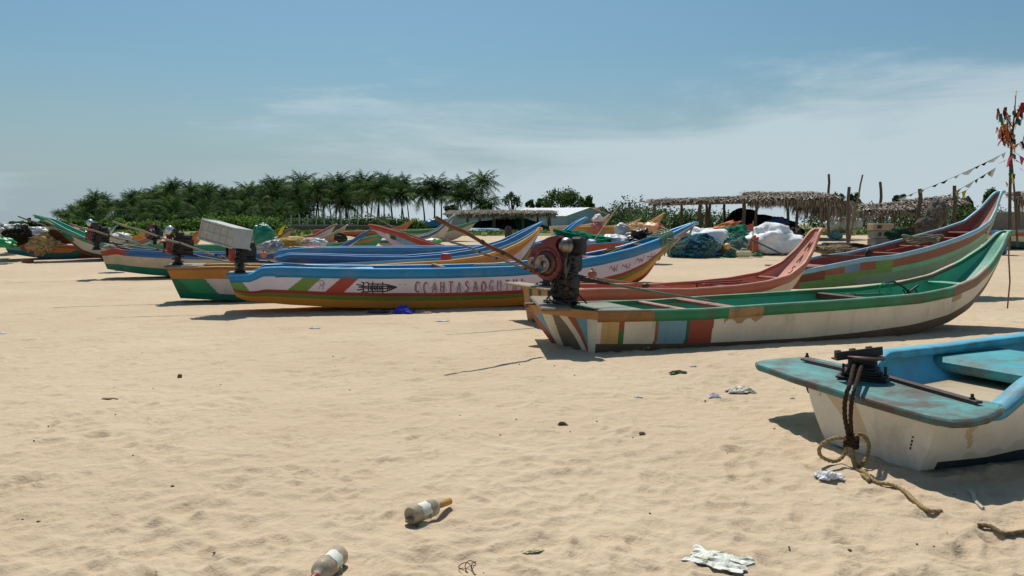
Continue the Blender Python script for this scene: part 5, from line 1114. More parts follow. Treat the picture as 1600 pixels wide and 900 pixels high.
blob_thing('green_net_heap', 'dark green net pile behind the brown boat', 'net heap', 1405, 366, 34.6, (.55, .3, .26), '#1c3a2c', M_NET, 53, .2)
blob_thing('dark_net_heap', 'flat dark net ring lying on sand behind the brown boat', 'net', 1312, 385, 31, (1.05, .5, .14), '#3c342e', M_NET, 54, .2); blob_thing('brown_net_heap', 'brown rope pile on the sand left of the brown boat', 'net', 1308, 391, 29.5, (.8, .4, .16), '#8a7a62', M_NET, 55, .3, extra=strands('#a89878', 20, (.8, .4, .2), .015, seed=12))
mb = MB(); c = at(1344, 373, 36); mb.box((c.x, c.y, gz(c.x, c.y) + .12), (.9, .4, .14), lin('#4f3428'), None, .03); tag(mb.make('rusty_plate', M_METAL, base=(c.x, c.y, gz(c.x, c.y))), 'rusty flat iron box beside the concrete blocks', 'iron box')
blob_thing('white_sack_heap', 'white sack mound in the distance between the poles', 'sack heap', 1318, 350, 62, (1.3, .8, .62), '#d8d4cc', M_CLOTH, 56, .2, .1)
p = at(1563, 345, 33); g = gz(p.x, p.y); dr = thing('blue_drum', (p.x, p.y, g), 'blue plastic drum standing behind the raised brown bow', 'drum'); mb = MB(); mb.lathe([(0, .27), (.03, .29), (.28, .29), (.3, .305), (.33, .29), (.62, .29), (.65, .305), (.68, .29), (.95, .29), (.99, .25)], (p.x, p.y, g), (0, 0, 1), lin('#2458a4'), 24); mb.make('drum_body', M_PLASTIC, dr)
mb = MB(); mb.box((p.x - .03, p.y - .3, g + .72), (.22, .02, .10), lin('#c8ccd4'), None, .004); mb.make('label_patch', M_PAPER, dr); mb = MB(); mb.lathe([(0, .04), (.03, .035)], (p.x + .12, p.y, g + .985), (0, 0, 1), lin('#1a4488'), 10); mb.make('cap', M_PLASTIC, dr)
s4 = thing('thatched_shelter', (X(1600, 42), 42, .6), 'edge of another thatched shelter at the right border, behind the mast', 'shelter')
for u in (1586, 1625, 1670): post(s4, X(u, 41), 41, .6, 3.2, .13)
mb = MB(); thatch(mb, (X(1575, 41), 40.6, 2.75), (X(1690, 41), 40.6, 2.85), (X(1575, 44), 44.5, 3.2), (X(1690, 44), 44.5, 3.4), 1500, ragged=.45); mb.make('roof', M_THATCH, s4)
mb = MB(); mb.box((X(1640, 60) + 2, 60, 1.6), (14, .3, 1.7), lin('#7a766e'), None, .04); tag(mb.make('compound_wall', M_CONC, base=(X(1640, 60) + 2, 60, .75)), 'grey compound wall at the right edge behind the shelter', 'wall')

# --- flag mast with ribbons and bunting
random.seed(33); YM = 33.; mast = thing('flag_mast', (at(1577, 380, YM).x, YM, gz(0, YM)), 'crooked mast at the right edge covered with coloured ribbons and rags', 'mast')
mb = MB(); mb.tube([at(1577, 385, YM), at(1578, 300, YM), at(1580, 240, YM), at(1583, 200, YM), at(1588, 142, YM)], [.07, .06, .05, .035, .012], lin('#5a4c40'), 8); mb.make('mast_pole', M_WOOD, mast)
mb = MB(); mb.tube([at(1590, 385, YM + .5), at(1585, 300, YM + .3), at(1580, 240, YM)], [.045, .04, .03], lin('#5a4c40'), 7); mb.make('mast_pole', M_WOOD, mast)
tips = [((1580, 228), (1560, 168)), ((1580, 230), (1598, 222)), ((1582, 215), (1566, 190)), ((1583, 205), (1597, 160)), ((1581, 226), (1558, 198)), ((1598, 222), (1606, 200)), ((1584, 195), (1604, 182)), ((1583, 200), (1570, 170))]
mb = MB()
for a, b in tips: mb.tube([at(*a, YM), at((a[0] + b[0]) / 2 - 2, (a[1] + b[1]) / 2 + 2, YM - .05), at(*b, YM)], [.022, .015, .007], lin('#4a3e34'), 5)
mb.make('branch', M_WOOD, mast)
RC = ['#c05a3c', '#d8a040', '#a04050', '#2c7a60', '#e08aa0', '#dccc60', '#d06a30', '#4a4460', '#c04440', '#e0dcd8', '#e8e4d8', '#d8b850', '#c87a90', '#7a3040']
def rag(mb, p, l, w, col, dx=0.):
    p = Vector(p); n = 4; vs = []; ph = random.uniform(0, 6); d = Vector((dx, random.uniform(-.2, .2), -1)).normalized()
    for k in range(n + 1):
        q = p + d * l * k / n + Vector((.03 * math.sin(ph + k * 1.6), .04 * math.cos(ph + k), 0)); ww = w * (.5 + .6 * math.sin(.6 + k * .7)); s = Vector((math.cos(ph * .3), math.sin(ph * .3) * .5, .1)) * ww; vs += [q - s, q + s]
    o = Vector((.003, -.006, 0)); m = len(vs); vs += [v + o for v in vs]; fs = [(2 * k, 2 * k + 1, 2 * k + 3, 2 * k + 2) for k in range(n)]; fs += [tuple(m + i for i in f[::-1]) for f in fs]; mb.add(vs, fs, jit(lin(col), .15))
for k in range(95):
    a, b = (random.choice(tips[:1] + tips[2:5] + tips[7:]) if k % 4 else ((1581, 228), (1586, 165)) if k % 8 else random.choice(tips)) if k < 84 else ((1579, 290), (1580, 236)); t = random.uniform(.1, 1.); p = at(a[0] + (b[0] - a[0]) * t + random.uniform(-2, 2), a[1] + (b[1] - a[1]) * t - random.uniform(0, 4), YM + random.uniform(-.15, .15)); mb = MB(); rag(mb, p, random.uniform(.18, .55), random.uniform(.05, .12), random.choice(RC), random.uniform(-.5, .5)); mb.make('ribbon', M_THIN, mast)
for (u, v, c, l, w, dx) in ((1589, 143, '#d8d8d4', .35, .07, -.4), (1572, 250, '#c87a90', .35, .05, -2.), (1586, 250, '#c89030', .3, .05, 2.), (1573, 284, '#d08a1f', .22, .09, 0), (1566, 205, '#8a2c3a', .6, .04, .5), (1562, 198, '#b04c34', .45, .05, .5), (1594, 262, '#c890a8', .22, .08, .9), (1584, 272, '#2c3450', .2, .06, .1)): mb = MB(); rag(mb, at(u, v, YM - .1), l, w, c, dx); mb.make('ribbon', M_THIN, mast)
def bunting(label, a, b, Ya, Yb, sag, flags):
    P0, P1 = at(*a, Ya), at(*b, Yb); root = thing('bunting', P0.lerp(P1, .5), label, 'bunting'); f = lambda t: P0.lerp(P1, t) - Vector((0, 0, sag * 4 * t * (1 - t)))
    mb = MB(); mb.tube([f(k / 24) for k in range(25)], .008, lin('#5f6468'), 5); mb.make('string', M_ROPE, root); D_ = (P1 - P0).normalized()
    for t, l, c, dr in flags:
        mb = MB(); p = f(t); q = f(min(1, t + l)); dn = Vector((0, 0, -dr * 1.6)); e = Vector((0, -.012, 0)); m = p.lerp(q, .5); vs = [p, q, m + dn, p.lerp(q, .2) + dn * .55]; vs += [v + e for v in vs]; mb.add(vs, [(0, 1, 2, 3), (7, 6, 5, 4), (0, 4, 5, 1), (1, 5, 6, 2), (2, 6, 7, 3), (3, 7, 4, 0)], lin(c)); mb.make('pennant', M_THIN, root)
bunting('upper string of mostly white pennants running from the left post to the mast', (1400, 312), (1572, 238), 38, 33, .10, [(.02, .10, '#e0e0e0', .1), (.13, .05, '#d07a70', .06), (.24, .05, '#c8b84c', .08), (.36, .06, '#2c3438', .06), (.44, .07, '#3a4a4c', .07), (.56, .05, '#d8d8d0', .07), (.63, .12, '#e8e8e6', .12), (.74, .05, '#3a4448', .06), (.80, .05, '#1f2428', .07), (.84, .12, '#ececea', .09), (.965, .03, '#e8e8e6', .13)])
bunting('lower string of white, yellow and dark pennants ending above the right post', (1455, 318), (1556, 262), 37.5, 33.4, .06, [(.02, .10, '#b8c4c8', .06), (.28, .05, '#8a9ca0', .05), (.38, .12, '#c8b030', .10), (.55, .14, '#e4e4e0', .12), (.70, .05, '#22303a', .1), (.77, .10, '#2c3a44', .07), (.88, .08, '#c8b83c', .13), (.90, .10, '#e8e8e4', .2)])
bunting('short string with one yellow pennant beside the right post', (1492, 304), (1512, 296), 36, 35, .02, [(.05, .35, '#c8d0d0', .08), (.55, .35, '#c8c030', .22)])
bunting('short string leaving the mast to the right with a pink pennant', (1583, 236), (1640, 262), 33, 32, .1, [(.18, .14, '#c87a98', .22), (.5, .1, '#e0e0dc', .12)])
mb = MB(); mb.tube([at(1577, 365, 13.), at(1576, 400, 13.), at(1578, 440, 13.), at(1574, 482, 13.)], .012, lin('#8a6f58'), 6); tag(mb.make('hanging_rope', M_ROPE, base=at(1576, 482, 13)), 'thin brown mooring rope hanging from the green bow', 'rope')

# --- cargo lying in or beside the boats
def on_boat(B, name, label, cat, u, v, dY, rad, col, mat, **k):
    Yb = (B.S0.y + (B.S1 - B.S0).y * .5) + dY; return blob_thing(name, label, cat, u, v, Yb, rad, col, mat, ground=None, **k)
blob_thing('green_net_heap', 'emerald net heaped on the low boat behind the big engine', 'net heap', 905, 372, 21.2, (.62, .35, .16), '#0f7a58', M_NET, 61, .2, .1, .25, ground=None); blob_thing('green_net_heap', 'emerald net fold to the right on the same low boat', 'net heap', 932, 376, 21.3, (.42, .35, .14), '#108a62', M_NET, 62, .2, .12, .15, ground=None)
blob_thing('white_bag', 'flattened white plastic bag lying between the emerald net and black bundle', 'bag', 960, 375, 21.4, (.38, .3, .14), '#d4d4d4', M_PLASTIC, 63, .15, .15, .1, ground=None); blob_thing('white_bag', 'tiny white bag beside the emerald net', 'bag', 923, 378, 20.9, (.14, .1, .07), '#e0e0e0', M_PLASTIC, 64, .15, ground=None)
blob_thing('plastic_bundle', 'grey white inflated plastic bundle on the red and blue boat', 'bundle', 972, 361, 21.8, (.19, .18, .20), '#a8aca8', M_PLASTIC, 65, .12, .18, ground=None, power=.8); blob_thing('plastic_bundle', 'crumpled pinkish white bundle under the grey inflated one', 'bundle', 981, 374, 21.6, (.2, .18, .17), '#c4b4a8', M_PLASTIC, 66, .2, .2, ground=None)
blob_thing('black_bundle', 'black plastic bundle behind the rope of the writing boat bow', 'bundle', 1003, 367, 21.4, (.24, .2, .15), '#131416', M_PLASTIC, 67, .25, .2, ground=None); blob_thing('black_bundle', 'lower black plastic scraps under the black bundle', 'bundle', 1000, 376, 21.3, (.26, .2, .08), '#1a1b1c', M_PLASTIC, 68, .35, .2, ground=None)
blob_thing('pink_sack', 'tall pink and white sack standing on the tan boat', 'sack', 934, 346, 37.5, (.26, .25, .32), '#c49a90', M_PLASTIC, 69, .1, .2, ground=None, cfun=lambda p, a, b: jit(lin('#d8ccc4') if b < .5 else lin('#b0605c'), .12)); blob_thing('pink_sack', 'smaller pink bundle below the tall pink sack', 'sack', 931, 357, 37.2, (.22, .2, .26), '#a86a60', M_CLOTH, 70, .15, ground=None)
blob_thing('orange_sack', 'big orange sack behind the rope wrapped blue bow', 'sack', 1023, 358, 29, (.40, .35, .22), '#c87a48', M_PLASTIC, 71, .12, .1, .2, ground=None, cfun=lambda p, a, b: jit(lin('#d8a070') if p.x < at(1025, 358, 29).x else lin('#b0583a'), .08)); blob_thing('cream_cloth', 'cream and teal cloths bunched left of the orange sack', 'cloth', 1000, 355, 29.5, (.36, .3, .14), '#d0b088', M_CLOTH, 72, .3, .2, .1, ground=None)
blob_thing('orange_cloth', 'small orange cloth under the grey inflated bundle', 'cloth', 990, 358, 29.8, (.2, .2, .14), '#c88a58', M_CLOTH, 73, .3, .2, ground=None)
blob_thing('green_bundle', 'emerald green plastic bundle behind the grey crate', 'bundle', 411, 367, 19.5, (.24, .22, .25), '#0f7a60', M_PLASTIC, 74, .14, .15, ground=None, power=.85); blob_thing('grey_bag', 'torn grey white plastic bag under the emerald bundle', 'bag', 421, 386, 19., (.26, .18, .13), '#9a9ca0', M_PLASTIC, 75, .25, .25, -.3, ground=None)
blob_thing('yellow_net', 'straw yellow net heap behind the pale blue boat', 'net heap', 462, 379, 27, (.82, .5, .17), '#a8914c', M_NET, 76, .15, .05, ground=None, extra=strands('#c8b480', 30, (.9, .5, .2), .012, seed=13)); blob_thing('white_net', 'pale pink and white net at the right of the yellow one', 'net heap', 488, 379, 26.5, (.36, .3, .15), '#c8b4a4', M_NET, 77, .2, .1, ground=None)
blob_thing('white_bag', 'pale blue white bag at the end of the net heap by the slim bows', 'bag', 499, 379, 26.2, (.22, .2, .12), '#b8c8cc', M_PLASTIC, 78, .2, .2, ground=None); blob_thing('red_cloth', 'red cloth below the pale bag behind the pale blue boat', 'cloth', 493, 386, 25.5, (.32, .2, .05), '#a83040', M_CLOTH, 79, .2, ground=None)
blob_thing('dark_bundle', 'dark round bundle right of the slim bows', 'bundle', 532, 371, 33, (.26, .2, .2), '#2a2624', M_CLOTH, 80, .15, ground=None)
blob_thing('green_bag', 'green and white plastic bag in the red rimmed boat', 'bag', 675, 378, 29, (.3, .2, .12), '#b0c8b4', M_PLASTIC, 81, .2, .15, ground=None, cfun=lambda p, a, b: jit(lin('#3fae5c') if p.x > at(676, 378, 29).x else lin('#d0d0c8'), .06))
blob_thing('straw_net', 'straw coloured net hanging over the side of the leftmost boat', 'net', 70, 382, 29.6, (.42, .3, .30), '#b89a68', M_NET, 82, .45, .25, ground=None, extra=strands('#c8ac7c', 30, (.5, .3, .45), .014, seed=14)); blob_thing('brown_net', 'brown net mound with a white cover behind the straw net', 'net heap', 86, 372, 31.5, (.62, .4, .36), '#6a4c38', M_NET, 83, .2, .1, -.3, ground=None, cfun=lambda p, a, b: jit(lin('#c8b8a0') if a > .35 and a < .62 else lin('#6a4a38'), .15))
blob_thing('green_bag', 'bright green plastic bag at the far left edge', 'bag', 6, 378, 29, (.38, .3, .16), '#1f9a54', M_PLASTIC, 84, .2, .15, .3, ground=None); blob_thing('white_bundle', 'white plastic bundles stacked behind the far left engine', 'bundle', 8, 366, 33, (.5, .4, .35), '#b8b8b0', M_PLASTIC, 85, .25, .15)
blob_thing('white_bundle', 'pale rounded white bundle above the far left net', 'bundle', 28, 357, 34, (.45, .4, .2), '#a8b4a8', M_PLASTIC, 86, .2, .15, ground=None); blob_thing('dark_net', 'dark olive net heap over the leftmost engine', 'net heap', 23, 370, 30, (.38, .3, .3), '#2c2c20', M_NET, 87, .25, .1, ground=None); blob_thing('white_bundle', 'white plastic bundle between the far left nets', 'bundle', 58, 364, 36, (.42, .3, .24), '#c4c4c8', M_PLASTIC, 88, .25, .2, ground=None)
blob_thing('pale_sack', 'folded pale grey sack behind the second engine from the left', 'sack', 187, 371, 29.5, (.36, .3, .17), '#a8aca8', M_PLASTIC, 89, .15, .2, ground=None); blob_thing('grey_cloth', 'dull grey cloth below the folded pale sack', 'cloth', 180, 386, 25.3, (.36, .25, .10), '#7c766c', M_CLOTH, 90, .15, .1, ground=None)
blob_thing('dark_net_heap', 'teal and dark nets piled behind the far left boats', 'net heap', 45, 374, 34.5, (.8, .4, .2), '#2f4f4a', M_NET, 91, .25, .1, ground=None)
mb = MB(); a, b, c_, d = at(434, 368, 35.5), at(440, 366, 35.6), at(446, 351, 35.5), at(438, 357, 35.4); e = Vector((0, .03, 0)); vs = [a, b, c_, d]; mb.add(vs + [v + e for v in vs], [(0, 1, 2, 3), (7, 6, 5, 4), (0, 4, 5, 1), (1, 5, 6, 2), (2, 6, 7, 3), (3, 7, 4, 0)], lin('#c8b41f')); tag(mb.make('yellow_flag', M_CLOTH, base=a), 'yellow cloth flag at the dark tipped brown bow', 'flag')
mb = MB(); a, b, c_ = at(190, 354, 38), at(202, 346, 38), at(196, 353, 38); vs = [a, b, c_]; mb.add(vs + [v + e for v in vs], [(0, 1, 2), (5, 4, 3), (0, 3, 4, 1), (1, 4, 5, 2), (2, 5, 3, 0)], lin('#b8c41f')); tag(mb.make('yellow_flag', M_CLOTH, base=a), 'lime yellow rag on a stick near the far left palms', 'flag')
mb = MB(); mb.tube([at(571, 331, 26.), at(645, 372, 26.6)], [.018, .026], lin('#8a8070'), 7); tag(mb.make('bamboo_pole', M_WOOD, base=at(645, 372, 26.6)), 'thin grey bamboo pole slanting over the red rimmed bow', 'pole')
mb = MB(); mb.tube([at(967, 321, 21.5), at(928, 376, 20.9)], .016, lin('#b8a888'), 6); tag(mb.make('bamboo_pole', M_WOOD, base=at(928, 376, 20.9)), 'pale thin stick rising from the emerald net to the right', 'pole')

# --- grey crate on the engine of the writing boat
mb = MB(); c = at(353, 366, 14.1); Mx = Matrix.Rotation(R(13), 3, 'Y') @ Matrix.Rotation(R(-24), 3, 'Z'); W_, D_, H_ = .77, .46, .35; cg = lin('#b0aea4'); cr = thing('plastic_crate', c, 'grey plastic fish crate resting tilted on top of an engine', 'crate')
def cb(o, s, col=cg, m=None): (m or mb).box(c + Mx @ Vector(o), s, jit(col, .04), Mx, .006)
cb((0, 0, H_ / 2 - .012), (W_, D_, .024)); cb((0, -D_ / 2 + .012, 0), (W_, .018, H_)); cb((0, D_ / 2 - .012, 0), (W_, .018, H_)); cb((W_ / 2 - .012, 0, 0), (.018, D_, H_)); mb.make('crate_wall', M_PLASTIC, cr)
mb = MB()
for z in (-.16, -.02, .12): cb((0, -D_ / 2 - .002, z), (W_ + .01, .018, .018))
for x in np.linspace(-W_ / 2 + .02, W_ / 2 - .02, 6): cb((x, -D_ / 2 - .004, 0), (.02, .02, H_))
for z in (-.18, 0, .18): cb((-W_ / 2, 0, z * .98), (.02, D_, .02))
for y in np.linspace(-D_ / 2 + .01, D_ / 2 - .01, 5): cb((-W_ / 2, y, 0), (.022, .016, H_))
cb((0, -D_ / 2 - .006, -H_ / 2), (W_ + .04, .03, .03)); cb((0, D_ / 2 + .006, -H_ / 2), (W_ + .04, .03, .03)); mb.make('rib', M_PLASTIC, cr)
mb = MB(); cb((-W_ / 2 + .03, 0, 0), (.008, D_ - .05, H_ - .05), lin('#3a3f48')); mb.make('inner_panel', M_PLASTIC, cr)

# --- rope wound round the bow of the writing boat
B = BOATS['blue']; random.seed(9); mb = MB(); rc = lin('#8aa084'); d0 = B.d_at(1040, 0)
for k in range(9):
    d = d0 - .12 + k * .035; zt = B.Zg(d); zb = B.Zc(d); b = B.b(d) + .03
    mb.tube([B.P(d, b * .2, zt + .03), B.P(d, b, zt + .015), B.P(d + .01, b * .98 + .02, zt - .1), B.P(d + .02, b * .8 + .03, (zt + zb) / 2), B.P(d - .01, b * .55 + .03, zb + .02 - .12 * random.random())], .013, jit(rc, .15), 6)
for k in range(6):
    d = d0 - .1 + k * .05; b = B.b(d) + .02; mb.tube([B.P(d, b, B.Zg(d) + .03), B.P(d - .1, 0, B.Zg(d) + .02 + .02 * k), B.P(d - .05, -b, B.Zg(d) + .03), B.P(d - .05, -b - .01, B.Zg(d) - .15)], .013, jit(rc, .15), 6)
for k in range(3):
    a = B.P(B.L - .05 * k, .0, B.Zg(B.L) + .02); e = at(1040 + 4 * k, 395 + 5 * k, 16.6); e = B.P(d0 - .02 * k, B.b(d0) + .04, B.Zg(d0) - .05 - .04 * k); mb.tube([a.lerp(e, t) + Vector((.10 * math.sin(math.pi * t) * (1 + .3 * k), -.05, -(.10 + .07 * k) * math.sin(math.pi * t))) for t in np.linspace(0, 1, 12)], .011, jit(rc, .15), 6)
mb.tube([B.P(d0, B.b(d0), B.Zg(d0) + .04), at(1000, 392, 15.9), at(968, 400, 15.7)], .010, jit(rc), 6); mb.tube([B.P(d0, -.1, B.Zg(d0) + .04), at(975, 385, 16), at(930, 404, 15.6)], .010, jit(rc), 6)
tag(mb.make('bow_rope', M_ROPE, base=B.P(d0, 0, B.Zg(d0))), 'pale green rope wound round the bow of the writing boat', 'rope')
mb = MB(); mb.blob(B.P(7.35, -.05, B.Zg(7.35) - .08), (.22, .2, .12), lin('#6a4234'), None, 20, 12, .3, 3, 5, .2); tag(mb.make('net_bundle', M_NET, base=B.P(7.35, 0, B.Zg(7.3) - .1)), 'brown net lump inside the bow of the writing boat', 'net bundle')
mb = MB(); mb.blob(at(697, 402, 17.4), (.12, .08, .09), lin('#a8404a'), None, 16, 10, .1, 2, 7, .1, power=.55); tag(mb.make('red_float', M_PLASTIC, base=at(697, 400, 17.6)), 'red plastic jug lying inside the yellow bow boat', 'jug')

# ================================================================== SMALL TURQUOISE BOAT, FRONT RIGHT
tq = lin('#4a9c9e'); tq2 = lin('#4fa8c0'); whi = lin('#ddd5c4')
T_ = Vector((.913, .407, 0)); S0 = Vector((2.36, 5.26, 0)); LL = 5.4
B = Boat(0, 1, 0, 1, None, 'z', bs=.52, bm=.74, pw=2.4, tip=.3, cr=.74, rake=.05, keel=.02, sm=3, pos=(S0, S0 + T_ * LL),
         gunz=[(0, .375), (.52, .375), (.66, .47), (.8, .56), (1.6, .55), (2.6, .57), (3.8, .68), (4.8, .88), (5.4, 1.05)], botz=[(0, .0), (1, -.01), (3, .0), (4, .08), (4.8, .3), (5.4, .7)])
B.nw = 120; B.nwt = 60
def p1(d, t):
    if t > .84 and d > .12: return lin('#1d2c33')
    if abs(d - .30 - .02 * math.sin(t * 14)) < .035 * (1 - t) + .006 and t < .62: return lin('#cdb08a')
    if t > .74 + .05 * math.sin(d * 31) and d > .3: return lin('#cdc5b0')
    return whi
def tr1(w, t):
    if .60 - .16 * t < w < .86 - .34 * t and t < .8: return lin('#cbb598')
    if abs(w - .13) < .008 and .42 < t < .66 and math.sin(t * 90) > -.3: return lin('#3a3630')
    if math.sin(w * 61 + 3) * math.sin(t * 47) > .985: return lin('#6f5a48')
    return whi
B.build('small_boat', 'small turquoise and white boat with a winch mount on its stern, front right', None, p1, tr1, lin('#68bcd2'), tq2, lambda d: .05, rimtop=tq2, N=320, nt=40, mat=M_PAINT, rmat=M_OLD, floor=lin('#b9a78a'), rimw=.12, th=.05, floor_up=.335, rimout=.02)
r1 = B.root; Mx = Matrix((B.T, B.N, Vector((0, 0, 1)))).transposed()
def at_z(u, v, z): d = ray(u, v); return CP + d * ((z - CAMH) / d.z)
ZP = .415
poly = [(1180, 565), (1192, 562), (1225, 559), (1262, 557), (1310, 567), (1360, 580), (1410, 594), (1460, 609), (1510, 624), (1550, 628), (1568, 632), (1566, 640), (1548, 650), (1520, 656), (1490, 657), (1455, 651), (1400, 636), (1340, 619), (1290, 604), (1240, 589), (1195, 573), (1182, 569)]
pts = [at_z(u, v, ZP) for u, v in poly]; c0 = sum(pts, Vector()) / len(pts); th_ = .05; mb = MB(); m = len(pts); rings = []
for k, z in ((1.0, -.012), (.985, 0), (.97, .002)): rings.append([c0 + (p - c0) * k + Vector((0, 0, z)) for p in pts])
low = [[c0 + (p - c0) * k + Vector((0, 0, z)) for p in pts] for k, z in ((1.0, -.035), (.985, -th_))]
rg = [rings[2], rings[1], rings[0], low[0], low[1]]; vs = [p for r_ in rg for p in r_]
fs = [(a * m + i, a * m + (i + 1) % m, (a + 1) * m + (i + 1) % m, (a + 1) * m + i) for a in range(4) for i in range(m)]
mb.add(vs, fs, lin('#3f7f7c')); mb.add(rg[0] , [tuple(range(m))], lin('#559490')); mb.add(rg[4], [tuple(range(m))[::-1]], lin('#3f7f7c'))
def deck_mat():
    mt = surf('weathered_deck', .6, .2, 3, 50, .5, 35, .006, dirt=lin('#5a4232'), dirt_amt=.9, dirt_scale=2.6, dirt_lo=.42, dirt_hi=.6, chips=lin('#a89468'), chip_scale=7); return mt
mb.make('stern_platform', deck_mat(), r1)
mb = MB(); ps = [at_z(u, v, ZP - .02) for u, v in ((1464, 652), (1490, 656), (1520, 655), (1547, 649), (1564, 640))]; mb.tube(ps, .021, lin('#a08c66'), 8); mb.make('worn_edge', M_OLD, r1)
# bulkhead between the stern deck and the open hull, bench and foredeck
mb = MB()
b2 = B.b(2.3) * .95; mb.box(B.P(1.85, 0, B.Zg(1.9) - .12), (.92, 2 * b2, .11), lin('#479aa0'), Mx, .035); mb.make('bench', M_OLD, r1)
mb = MB(); mb.box(B.P(3.6, 0, B.Zg(3.3) - .14), (1.5, 2 * B.b(3.6) * .9, .10), lin('#4fa4b8'), Mx, .03); mb.make('foredeck', M_OLD, r1)
# rusty iron: tie bars, bed plates, drum, disc, tilted angle bar
rust = lin('#4a2f26'); blk = lin('#1a1716'); zt = ZP + .004
def bar(a, b, za, zb, w, t, col, mbx):
    A, B_ = at_z(*a, za), at_z(*b, zb); D = (B_ - A); X_ = D.normalized(); Y_ = Vector((0, 0, 1)).cross(X_).normalized(); Z_ = X_.cross(Y_); mbx.box((A + B_) / 2, (D.length, w, t), col, Matrix((X_, Y_, Z_)).transposed(), t * .25)
for a, b, e in (((1254, 561), (1325, 577), (1261, 558)), ((1385, 588), (1531, 629), (1519, 624))):
    mb = MB(); bar(a, b, ZP + .022, ZP + .022, .05, .018, rust, mb); p = at_z(*e, ZP + .03); mb.lathe([(0, .018), (.012, .018), (.013, .011), (.035, .010)], p, (0, 0, 1), blk, 6, False); mb.make('tie_bar', M_METAL, r1)
pc = at_z(1347, 592, ZP + .01); U_ = Vector((.80, -.60, 0)); V_ = Vector((.6, .8, 0)); Mm = Matrix((U_, V_, Vector((0, 0, 1)))).transposed()
def L(a, b, z): return pc + U_ * a + V_ * b + Vector((0, 0, z))
wm = MB()
for k, (a, b, z, sx, sy, sz, rz) in enumerate(((0, 0, .012, .34, .16, .016, .1), (.02, .01, .03, .28, .15, .016, -.12), (.0, -.01, .048, .24, .15, .018, .2), (.01, 0, .066, .2, .14, .018, -.05), (0, 0, .082, .17, .13, .018, .3))): wm.box(L(a, b, z), (sx, sy, sz), jit(blk, .2), Mm @ Matrix.Rotation(rz, 3, 'Z'), .004)
for a, b, h in ((-.14, .03, .07), (.15, .03, .075), (-.12, -.06, .05), (.14, -.05, .05), (.05, .08, .05)): wm.lathe([(0, .016), (.018, .016), (.02, .01), (h, .01)], L(a, b, .025), (0, 0, 1), blk, 6, False)
wm.make('bed_plate', M_METAL, r1)
mb = MB(); mb.lathe([(0, .12), (.012, .12), (.014, .10), (.075, .10)], L(.0, 0, .085), (0, 0, 1), blk, 20); mb.make('pivot_drum', M_METAL, r1)
tl = Vector((.06, -.03, 1)).normalized(); mb = MB(); mb.lathe([(0, .155), (.010, .155), (.011, .0)], L(.0, 0, .165), tl, lin('#5a3024'), 28); mb.make('turntable_disc', M_METAL, r1)
A_ = at(1307, 557, L(0, 0, 0).y - .05); B_ = at(1379, 548, L(0, 0, 0).y - .01); D = B_ - A_; X_ = D.normalized(); Y_ = Vector((0, 0, 1)).cross(X_).normalized(); Z_ = X_.cross(Y_); Rb = Matrix((X_, Y_, Z_)).transposed(); mb = MB()
mb.box((A_ + B_) / 2, (D.length, .014, .062), blk, Rb, .002); mb.box((A_ + B_) / 2 + Y_ * .04 - Z_ * .025, (D.length, .08, .012), lin('#30211c'), Rb, .002)
for t in (.1, .42, .78): p = A_.lerp(B_, t) + Y_ * .045 + Z_ * -.018; mb.lathe([(0, .026), (.05, .024), (.056, .0)], p, Z_, lin('#3a241c'), 12)
mb.make('angle_bar', M_METAL, r1)
# rope from the mount, knotted, trailing onto the sand
def twisted(mb, pts, r, col, turns=14, sub=6):
    P_ = [Vector(p) for p in pts]; out = []
    for i in range(len(P_) - 1):                     # Catmull-Rom
        p0, p1_, p2, p3_ = P_[max(i - 1, 0)], P_[i], P_[i + 1], P_[min(i + 2, len(P_) - 1)]
        for k in range(sub): t = k / sub; out.append(.5 * ((2 * p1_) + (p2 - p0) * t + (2 * p0 - 5 * p1_ + 4 * p2 - p3_) * t * t + (-p0 + 3 * p1_ - 3 * p2 + p3_) * t ** 3))
    out.append(P_[-1]); n = len(out)
    ln = sum((out[i + 1] - out[i]).length for i in range(n - 1)); m = max(n, int(ln / (r * 1.1))); 
    acc = [0]
    for i in range(n - 1): acc.append(acc[-1] + (out[i + 1] - out[i]).length)
    def S(d):
        i = min(max(int(np.searchsorted(acc, d)) - 1, 0), n - 2); t = (d - acc[i]) / max(1e-6, acc[i + 1] - acc[i]); return out[i].lerp(out[i + 1], min(max(t, 0), 1)), (out[i + 1] - out[i]).normalized()
    for st in range(3):
        q = []
        for k in range(m + 1):
            d = ln * k / m; p, T = S(d); a = Vector((0, 0, 1)) if abs(T.z) < .9 else Vector((1, 0, 0)); U = T.cross(a).normalized(); V = T.cross(U); ph = d / (r * 7) * 6.283 + st * 2.094; q.append(p + (U * math.cos(ph) + V * math.sin(ph)) * r * .5)
        mb.tube(q, r * .58, col if not callable(col) else col(st), 6)
rp_ = thing('mooring_rope', at_z(1330, 700, .2), 'brown frayed rope hanging from the winch mount and trailing over the sand', 'rope'); YR = 5.12
dk = lin('#43342a'); ligt = lin('#a08a62')
mb = MB(); twisted(mb, [L(.02, -.02, .11), L(-.03, -.08, .12), at(1328, 600, YR), at(1321, 622, YR - .02), at(1320, 650, YR - .02), at(1326, 682, YR)], .015, dk); twisted(mb, [L(.05, .0, .10), L(.02, -.08, .12), at(1337, 603, YR), at(1331, 625, YR - .04), at(1329, 655, YR - .03), at(1331, 684, YR)], .014, jit(dk))
for k in range(4): mb.blob(L(-.02 + .03 * k, -.05, .10 + .01 * k), (.03, .02, .02), dk, None, 10, 7, .2, seed=k)
mb.make('rope_strand', M_ROPE, rp_)
mb = MB(); kn = at(1330, 690, YR)
